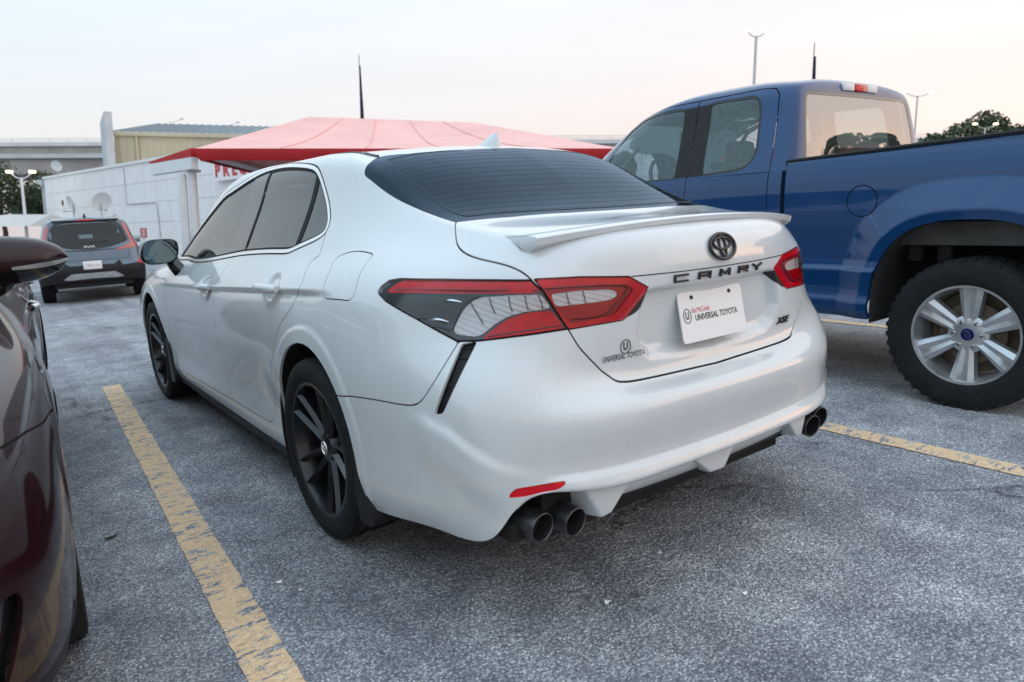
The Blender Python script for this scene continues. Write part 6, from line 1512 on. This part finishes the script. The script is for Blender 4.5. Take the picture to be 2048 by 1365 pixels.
def tree(pos, h, rad, label, seed, n=5200, ls=.16, group='trees round the lot', z0=None):
    rs = np.random.RandomState(seed); x, y = pos; z = float(gz(x, y)) if z0 is None else z0
    t = empty('broadleaf_tree', Matrix.Translation((x, y, z)), label, 'tree', group)
    tb = MB(); th = h*.42
    tb.tube([(0, 0, -.2), (.06*h*.3, 0, th*.5), (0, .03*h*.3, th), (.02, 0, h*.75)], [h*.032, h*.026, h*.020, h*.006], 9)
    cen = []
    for k in range(9):
        a = 2*math.pi*k/9+rs.uniform(-.3, .3); r = rad*rs.uniform(.35, .75); zz = h*rs.uniform(.45, .85)
        e = np.array([r*math.cos(a), r*math.sin(a), zz]); cen.append((e, rad*rs.uniform(.30, .48)))
        tb.tube([(0, 0, th*rs.uniform(.7, 1.2)), tuple(e*.5+np.array([0, 0, th*.4])), tuple(e)], [h*.012, h*.008, h*.003], 6)
    cen += [(np.array([rs.uniform(-.25, .25)*rad, rs.uniform(-.25, .25)*rad, h*.86]), rad*.42), (np.array([0, 0, h*.62]), rad*.5)]
    tb.build('trunk', M['bark'], t)
    v = []; f = []
    for i in range(n):
        c, r = cen[rs.randint(len(cen))]
        d = rs.normal(size=3); d /= np.linalg.norm(d); p = c+d*r*rs.uniform(.45, 1.05)**.6*np.array([1, 1, .8])
        a = rs.normal(size=3); a /= np.linalg.norm(a); b_ = np.cross(a, rs.normal(size=3)); b_ /= np.linalg.norm(b_); s = ls*rs.uniform(.6, 1.3)
        o = len(v); v += [p-a*s, p+b_*s*.5, p+a*s, p-b_*s*.5]; f.append((o, o+1, o+2, o+3))
    me = bpy.data.meshes.new('crown'); me.from_pydata([tuple(q) for q in v], [], f); o = link('crown', me, M['leaf'], t); o['kind'] = 'stuff'
    return t
def lpx(px, dep, z): return (px-1024)/1415*(dep*.9895-(z-1.166)*.1444)
def build_env():
    # ---- low white building: tilt-up panels with open joints
    P0 = np.array([1.66, 54.3]); d = np.array([.2165, -.9763]); Lw = 30.0
    bw = empty('shop_building', Matrix.Translation((P0[0], P0[1], 0)), 'low white panelled building with satellite dishes behind the grey crossover', 'building')
    n = np.array([-d[1], d[0]]); n = -n if n@(np.array([CX, CY])-P0) > 0 else n     # away from the camera
    def loc(s, off, z): p = d*s+n*off; return (p[0], p[1], z)
    core = MB(); hs = lambda s: 5.0
    core.add([loc(0, .05, -.4), loc(Lw, .05, -.4), loc(Lw, 9, -.4), loc(0, 9, -.4), loc(0, .05, 4.98), loc(Lw, .05, 4.98), loc(Lw, 9, 4.98), loc(0, 9, 4.98)], [(3, 2, 1, 0), (4, 5, 6, 7), (0, 1, 5, 4), (1, 2, 6, 5), (2, 3, 7, 6), (3, 0, 4, 7)])
    core.build('wall_core', M['wall_joint'], bw)
    nx, nz = 21, 5; pw = Lw/nx; ph = 5.05/nz; g = .008
    for i in range(nx):
        for k in range(nz):
            s0, s1 = i*pw+g, (i+1)*pw-g; z0, z1 = -.05+k*ph+g, -.05+(k+1)*ph-g; o = -RNG.uniform(0, .012)
            b = MB(); b.add([loc(s0, o, z0), loc(s1, o, z0), loc(s1, o, z1), loc(s0, o, z1), loc(s0, .05, z0), loc(s1, .05, z0), loc(s1, .05, z1), loc(s0, .05, z1)], [(0, 1, 2, 3), (0, 4, 5, 1), (1, 5, 6, 2), (2, 6, 7, 3), (3, 7, 4, 0)])
            b.build('wall_panel', M['wall_panel'], bw, smooth=0)
    cp = MB(); cp.add([loc(-.1, -.09, 4.99), loc(Lw+.1, -.09, 4.99), loc(Lw+.1, .4, 4.99), loc(-.1, .4, 4.99), loc(-.1, -.09, 5.12), loc(Lw+.1, -.09, 5.12), loc(Lw+.1, .4, 5.12), loc(-.1, .4, 5.12)], [(3, 2, 1, 0), (4, 5, 6, 7), (0, 1, 5, 4), (1, 2, 6, 5), (2, 3, 7, 6), (3, 0, 4, 7)]); cp.build('coping', M['wall_panel'], bw)
    for s in (-.25, -.75):
        dp = MB(); dp.tube([loc(s, .15, -.3), loc(s, .15, 4.9)], .12, 8); dp.build('corner_downpipe', M['wing_wall'], bw)
    ev = MB(); ev.add([loc(-.2, -.1, 4.6), loc(-.2, 9, 4.6), loc(-1.3, 9, 4.75), loc(-1.3, -.1, 4.75), loc(-.2, -.1, 4.95), loc(-.2, 9, 4.95), loc(-1.3, 9, 5.0), loc(-1.3, -.1, 5.0)], [(0, 1, 2, 3), (7, 6, 5, 4), (0, 4, 5, 1), (1, 5, 6, 2), (2, 6, 7, 3), (3, 7, 4, 0)]); ev.build('side_eave', M['wing_wall'], bw)
    cd = MB(); cd.tube([loc(13.3, -.05, 4.95), loc(13.4, -.05, 2.95), loc(17.0, -.05, 2.95), loc(17.2, -.05, 2.8), loc(17.4, -.05, .2)], .03, 6); cd.build('conduit', M['wing_wall'], bw)
    for s, z in ((3.2, 3.35), (3.6, 2.05)):
        vb = MB(); vb.lathe([(0, 0), (0, .19), (.12, .19), (.22, .10), (.22, 0)], 16, 'y'); q = loc(s, -.02, z); vb.xf(Matrix.Translation(q) @ Matrix.Rotation(math.atan2(-d[0], d[1])+math.pi/2, 4, 'Z')); vb.build('wall_vent', pm('rust', (.12, .06, .04), .8, noise=.3), bw)
    for s in (20.4, 24.4):
        eb = MB(); p = loc(s, -.16, 1.2); eb.box(p, (.30, .34, .60)); eb.build('meter_box', M['white_steel'], bw, bevel=.02)
    # sign board, facing the lot
    Ms = frame((P0[0]+loc(0, -.25, 0)[0]+d[0]*26.7, P0[1]+loc(0, -.25, 0)[1]+d[1]*26.7, 4.02), (d[0], d[1], 0), (0, 0, 1))
    sg = empty('shop_sign', Ms, 'white board with bold red capital letters above the sedan roof', 'sign')
    bd = MB(); bd.box((0, 0, -.03), (6.1, .78, .05)); bd.build('sign_board', M['white_plastic'], sg)
    for k, ch in enumerate('PREOWNED'):
        me = text_mesh(ch, .76, .01, sx=1.12, bold=.022); me.transform(Matrix.Translation((-2.60+.74*k, .02, .012))); link('sign_letter', me, M['red_ink'], sg)
    # dishes
    def dish(px, py, z, r, az, el, label, post=1.0, slim=1.0):
        e = empty('satellite_dish', Matrix.Translation((px, py, z)), label, 'satellite dish', 'satellite dishes on the white building')
        b = MB(); b.lathe([(.0+.10*r*(q/1.0)**2*2, r*q) for q in (0.001, .3, .6, .85, 1.0, 1.02)], 28, 'y'); b.xf(Matrix.Rotation(az, 4, 'Z') @ Matrix.Rotation(el, 4, 'X') @ Matrix.Rotation(math.pi, 4, 'Z') @ Matrix.Diagonal((slim, 1, 1, 1))); b.build('reflector', M['white_plastic'], e, smooth=60)
        a = MB(); a.tube([(0, 0, -r*.9), tuple(Matrix.Rotation(az, 3, 'Z') @ Matrix.Rotation(el, 3, 'X') @ Vector((0, -r*1.2, -r*.55)))], .022, 6); a.build('feed_arm', M['galv'], e)
        f = MB(); f.box(tuple(Matrix.Rotation(az, 3, 'Z') @ Matrix.Rotation(el, 3, 'X') @ Vector((0, -r*1.25, -r*.5))), (.10, .14, .10)); f.build('feed_horn', M['galv'], e, bevel=.01)
        p = MB(); p.tube([(0, .05, 0), (0, .12, -post)], .03, 8); p.build('mast', M['galv'], e)
    q = ld(-25.45, 40.6); dish(q[0], q[1], 5.15, .30, R(-36), R(18), 'round dish standing on the roof corner of the white building', .5)
    q = ld(-18.95, 33.2); dish(q[0], q[1], 2.85, .44, R(20), R(24), 'large white dish above the grey crossover, right of the two', 2.6)
    q = ld(-20.6, 33.8); dish(q[0], q[1], 2.75, .40, R(-75), R(20), 'smaller grey dish turned edge-on, left of the large one', 2.6)
    # ---- wing wall and metal shed behind
    a, b_ = ld(-31.1, 54.0), ld(-30.3, 54.6)
    ww = MB(); A = np.array(ld(-30.3, 53.8)); Bq = np.array(ld(-28.95, 52.0)); Cq = np.array(ld(-28.55, 52.3)); D = np.array(ld(-29.9, 54.2))
    ww.add([(*A, 0), (*Bq, 0), (*Cq, 0), (*D, 0), (*A, 9.50), (*Bq, 10.05), (*Cq, 10.05), (*D, 9.55)], [(3, 2, 1, 0), (4, 5, 6, 7), (0, 1, 5, 4), (1, 2, 6, 5), (2, 3, 7, 6), (3, 0, 4, 7)])
    ww.build('x', M['wing_wall']); wo = bpy.data.objects[-1] if False else None
    o = [q for q in COL.objects if q.name == 'x'][0]; o.name = 'wing_wall'; tag(o, 'tall pale wing wall with a slanting top beside the tan shed', 'wall')
    S0, S1 = np.array(ld(-28.9, 53.0)), np.array(ld(-8.0, 56.5))
    sd = empty('metal_shed', Matrix.Translation((S0[0], S0[1], 0)), 'tan ribbed metal shed with a grey-blue roof behind the red canopy', 'building')
    dv = (S1-S0); Ls = np.linalg.norm(dv); dv /= Ls; nv = np.array([-dv[1], dv[0]])
    fb = MB(); rows = []
    step = .09; k = 0; prof = []
    s = 0.0
    while s < Ls:
        prof += [(s, 0.0), (s+.34, 0.0), (s+.37, -.045), (s+.43, -.045)]; s += .46
    rows = [[(*(dv*a+nv*o_), z) for a, o_ in prof] for z in (0.0, 8.55)]
    fb.grid(np.array(rows)); fb.build('ribbed_wall', M['tan_metal'], sd, smooth=0)
    gt = MB(); quadbox((0, 0), tuple(dv*Ls), 8.50, 8.75, .25, gt, -.25); gt.build('gutter', M['tan_metal'], sd)
    rf = MB(); rf.add([(*(nv*-.25), 8.76), (*(dv*Ls+nv*-.25), 8.76), (*(dv*Ls+nv*11), 11.0), (*(nv*11), 11.0)], [(0, 1, 2, 3)])
    s = 0
    while s < Ls:
        p = dv*s; rf.tube([(*(p+nv*-.25), 8.80), (*(p+nv*11), 11.04)], .035, 4); s += .6
    rf.build('seam_roof', M['roof_metal'], sd)
    pd = MB(); pd.tube([(*(dv*1.55+nv*-.12), 0), (*(dv*1.55+nv*-.12), 8.6)], .09, 8); pd.build('downpipe', M['tan_metal'], sd)
    # ---- elevated highway, two decks
    def deck(z0, z1, dep, label, rail):
        hw = empty('elevated_road', Matrix.Translation((*ld(0, dep), 0)), label, 'bridge', 'decks of the elevated road')
        o = np.array(ld(0, dep)); A = np.array(ld(-95, dep+4))-o; B_ = np.array(ld(120, dep-4))-o
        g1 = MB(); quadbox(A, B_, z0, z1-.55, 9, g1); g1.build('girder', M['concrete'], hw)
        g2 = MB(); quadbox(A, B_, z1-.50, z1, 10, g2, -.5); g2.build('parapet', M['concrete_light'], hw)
        if rail:
            rb = MB(); dd = (B_-A)/np.linalg.norm(B_-A); Lr = np.linalg.norm(B_-A)
            for zz in (z1+.25, z1+.5): rb.tube([(*A, zz), (*B_, zz)], .035, 4)
            for s in np.arange(0, Lr, 2.5): rb.tube([(*(A+dd*s), z1), (*(A+dd*s), z1+.52)], .03, 4)
            rb.build('railing', M['galv'], hw)
        for s in (8, 60, 175):
            pc = MB(); dd = (B_-A)/np.linalg.norm(B_-A); p = A+dd*s; nvv = np.array([-dd[1], dd[0]]); pc.tube([(*(p+nvv*5), -.5), (*(p+nvv*5), z0)], .9, 16); pc.build('pier', M['concrete'], hw)
    deck(11.3, 13.4, 92, 'upper concrete deck of the elevated road along the horizon', True)
    deck(8.7, 11.0, 84, 'lower concrete deck of the elevated road below the upper one', False)
    # ---- fabric canopies
    def canopy(lat0, lat1, dep0, dep1, ze, ridge, label):
        o = ld((lat0+lat1)/2, (dep0+dep1)/2); c = empty('fabric_canopy', Matrix.Translation((o[0], o[1], 0)), label, 'canopy', 'red fabric canopies')
        def L(lat, dep, z): p = np.array(ld(lat, dep))-np.array(o); return np.array([p[0], p[1], z])
        ml = (dep0+dep1)/2
        R0, R1 = L(*ridge[0]), L(*ridge[1])
        C = [L(lat0, dep0, ze), L(lat1, dep0, ze), L(lat1, dep1, ze), L(lat0, dep1, ze)]
        def panel(pts, nm, sag):
            A, B_, C_, D_ = pts; n_ = 16; rows = []
            for i in np.linspace(0, 1, n_):
                r = []
                for j in np.linspace(0, 1, n_):
                    p = (A*(1-j)+B_*j)*(1-i)+(D_*(1-j)+C_*j)*i; p = p.copy(); p[2] -= sag*math.sin(math.pi*i)*math.sin(math.pi*j); r.append(p)
                rows.append(r)
            b = MB().grid(np.array(rows)); b.build(nm, M['red_fabric'], c, smooth=80, recalc=False)
        panel((C[0], C[1], R1, R0), 'front_slope', .26); panel((C[2], C[3], R0, R1), 'back_slope', .26)
        panel((C[3], C[0], R0, R0+np.array([0, 0, .001])), 'left_hip', .16); panel((C[1], C[2], R1, R1+np.array([0, 0, .001])), 'right_hip', .16)
        for j in (.2, .4, .6, .8):
            sm = MB(); pts = []
            for i in np.linspace(0.01, .99, 14):
                p = (C[0]*(1-j)+C[1]*j)*(1-i)+(R0*(1-j)+R1*j)*i; p = p.copy(); p[2] -= .26*math.sin(math.pi*i)*math.sin(math.pi*j)-.012; pts.append(p)
            sm.tube(pts, .009, 5); sm.build('fabric_seam', M['red_seam'], c)
        for k in range(4):
            A, B_ = C[k], C[(k+1) % 4]; v = MB(); rows = []
            for j in np.linspace(0, 1, 14):
                p = A*(1-j)+B_*j; rows.append([p+np.array([0, 0, .002]), p+np.array([0, 0, -.13]), p*np.array([.985, .985, 1])+np.array([0, 0, -.27])])
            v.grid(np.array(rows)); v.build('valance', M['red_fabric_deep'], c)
        for la in (lat0-.32, lat1-.15):
            bm = MB(); a, b2 = L(la+.4, dep0+.3, ze-.12), L(la+.4, dep1-.3, ze-.12); bm.tube([a, b2], .08, 4); bm.build('beam', M['white_steel'], c, smooth=0)
            for dp in (dep0+.5, dep1-.6):
                ps = MB(); a = L(la, dp, -.4); b2 = L(la, dp, ze-.40); ps.tube([a, b2], .10, 12); ps.build('post', M['white_steel'], c)
                fl = MB(); fl.box((b2[0], b2[1], ze-.47), (.34, .34, .05)); fl.build('post_plate', M['galv'], c)
    canopy(-7.45, 2.55, 17.1, 28.5, 3.24, ((-6.25, 22.6, 4.86), (-1.22, 23.2, 4.78)), 'faded red hipped fabric canopy behind the white sedan')
    canopy(2.75, 9.2, 17.0, 26.0, 3.24, ((5.0, 21.5, 4.8), (6.5, 21.5, 4.8)), 'second red fabric canopy showing left of the blue cab')
    # outrigger with the corner of fabric at the left end
    q = ld(-8.6, 18.1); oc = empty('canopy_outrigger', Matrix.Translation((q[0], q[1], 0)), 'white beam and post carrying the red canopy corner at its left end', 'canopy')
    A, B_ = np.array(ld(-9.45, 18.9))-np.array(q), np.array(ld(-7.60, 17.2))-np.array(q)
    bm = MB(); quadbox(A, B_, 2.78, 3.06, .16, bm); bm.build('beam', M['white_steel'], oc)
    fb = MB(); D_ = np.array(ld(-6.2, 19.0))-np.array(q); fb.add([(*A, 3.12), (*B_, 3.26), (*D_, 3.52), (*A, 3.07), (*B_, 3.05), (*D_, 3.40)], [(0, 1, 2), (5, 4, 3), (0, 3, 4, 1), (1, 4, 5, 2), (2, 5, 3, 0)]); fb.build('fabric_corner', M['red_fabric_deep'], oc, smooth=0)
    ps = MB(); pp = A*.22+B_*.78; ps.tube([(*pp, -.3), (*pp, 2.70)], .10, 12); ps.build('post', M['white_steel'], oc)
    # ---- poles and lamps
    def mast(lat, dep, z, label, heads, arm, r=.09, kind='lamp_post', mat='galv'):
        q = ld(lat, dep); t = empty('lamp_post', Matrix.Translation((q[0], q[1], 0)), label, 'lamp post', 'lamp posts round the lot')
        b = MB(); b.tube([(0, 0, -.3), (0, 0, z)], [r, r*.7], 10); b.build('pole', M[mat], t)
        for k in range(heads):
            s = (-1) ** k; ax = RH*s*arm
            a = MB(); a.tube([(0, 0, z-.1), (*(ax*.6), z+.05), (*ax, z+.28)], .035, 6); a.build('arm', M[mat], t)
            h = MB(); h.box((ax[0]*1.1, ax[1]*1.1, z+.34), (.36, .36, .14)); h.build('lamp_head', M['lamp_glow'] if arm < 1.3 else M['galv'], t, bevel=.04)
    mast(lpx(1513, 46, 13.9), 46, 13.5, 'tall lamp mast rising left above the blue cab', 2, .55, .12)
    mast(lpx(1835, 62, 13.0), 62, 13.0, 'twin-headed lit lamp post right of the blue cab', 2, 1.0, .10)
    mast(lpx(1970, 70, 11.6), 70, 11.6, 'twin lit lamps among the trees at far right', 2, .9, .10)
    mast(lpx(43, 43, 4.7), 43, 4.7, 'twin lit lamp post before the trees at the left edge', 2, .62, .10, mat='white_steel')
    mast(lpx(340, 92, 15.6), 92, 15.6, 'thin lamp post on the elevated road above the shed', 1, 1.4, .08)
    mast(lpx(452, 92, 15.2), 92, 15.2, 'second thin lamp post on the elevated road, right of the first', 1, 1.4, .08)
    def feather(lat, dep, z0, z1, label):
        q = ld(lat, dep); t = empty('flag_pole', Matrix.Translation((q[0], q[1], 0)), label, 'flag pole', 'furled flags on poles')
        b = MB(); b.tube([(0, 0, -.3), (0, 0, z1)], [.05, .018], 8); b.build('pole', M['ink'], t)
        f = MB(); rows = []
        for z in np.linspace(z0, z1*.86+z0*.14, 12):
            k = (z1-z)/(z1-z0); w = .03+.16*k; rows.append([(RH[0]*w*math.cos(a)*1.0, RH[1]*w*math.cos(a), z+.0) if True else None for a in (0, math.pi)] )
        rows = [[(RH[0]*w0+FH[0]*w1, RH[1]*w0+FH[1]*w1, z) for w0, w1 in ((-.02, 0), (.02+.10*(z1-z)/(z1-z0), .06), (.05+.16*(z1-z)/(z1-z0), -.05), (.01, .10*(z1-z)/(z1-z0)), (-.02, 0))] for z in np.linspace(z0, z1*.86+z0*.14, 12)]
        f.grid(np.array(rows)); f.build('furled_flag', pm('flag_cloth', (.03, .035, .06), .8, noise=.4, nscale=3), t, smooth=60)
    feather(lpx(718, 38, 10.45), 38, 6.6, 10.45, 'dark furled flag on a thin pole above the canopy ridge')
    feather(lpx(1629, 30, 8.95), 30, 5.2, 8.95, 'dark furled flag on a thin pole above the blue cab')
    # red notice by the wall
    q = ld((296-1024)/1415*31.5, 31.5); nt_ = empty('notice_sign', Matrix.Translation((q[0], q[1], 0)), 'small red notice on a post by the white wall', 'sign')
    Mn = frame((0, 0, 1.38), (RH[0], RH[1], 0), (0, 0, 1)); b = MB(); b.box((0, 0, 0), (.28, .42, .02)); b.xf(Mn); b.build('sign_face', pm('sign_red', (.45, .03, .04), .5), nt_)
    for yy, w in ((.13, .18), (.06, .12), (-.03, .18), (-.12, .18)):
        t = MB(); t.box((0, yy, -.014 if False else .013), (w, .035, .003)); t.xf(Mn); t.build('sign_line', M['white_plastic'], nt_)
    p = MB(); p.tube([(0, .03, -.2), (0, .03, 1.2)], .03, 6); p.build('sign_post', M['galv'], nt_)
    # pale shade sail at far left
    q = ld(-31, 44); e = empty('shade_tent', Matrix.Translation((q[0], q[1], 0)), 'pale peaked tent roof at the left edge below the trees', 'tent')
    def LL(lat, dep, z): w = ld(lat, dep); return (w[0]-q[0], w[1]-q[1], z)
    b = MB(); b.add([LL(-34, 40, 1.75), LL(-27.0, 40, 1.80), LL(-27.0, 46, 1.9), LL(-34, 46, 1.9), LL(-30.2, 43, 2.55), LL(-27.6, 43, 2.55)], [(0, 1, 5, 4), (1, 2, 5), (2, 3, 4, 5), (3, 0, 4)]); b.build('tent_roof', pm('tent_cloth', (.55, .53, .50), .8), e, smooth=0)
    for la in (-33.5, -27.3):
        for dp in (40.3, 45.5): p = MB(); p.tube([LL(la, dp, -.2), LL(la, dp, 1.9)], .05, 6); p.build('tent_pole', M['galv'], e)
    # ---- trees
    tree(ld(-44, 62), 7.6, 4.2, 'dense green tree at the left edge under the elevated road', 1)
    tree(ld(-39.5, 61), 6.6, 3.4, 'green tree nearest the white building at left', 2)
    tree(ld(51, 78), 15.2, 4.6, 'round dark tree above the pickup bed at right', 4, 7000, .24)
    tree(ld(47, 80), 13.2, 3.6, 'low dark tree just right of the rear window', 5, 4000, .24)
    tree(ld(56, 80), 14.2, 4.0, 'dark tree at the right edge above the bed rail', 6, 5000, .24)
    # behind the photographer, caught in the car windows
    tree(ld(21.0, 8.2), 5.0, 2.0, 'tree behind the photographer mirrored in the pickup window', 7, 3000, .16)
build_env()
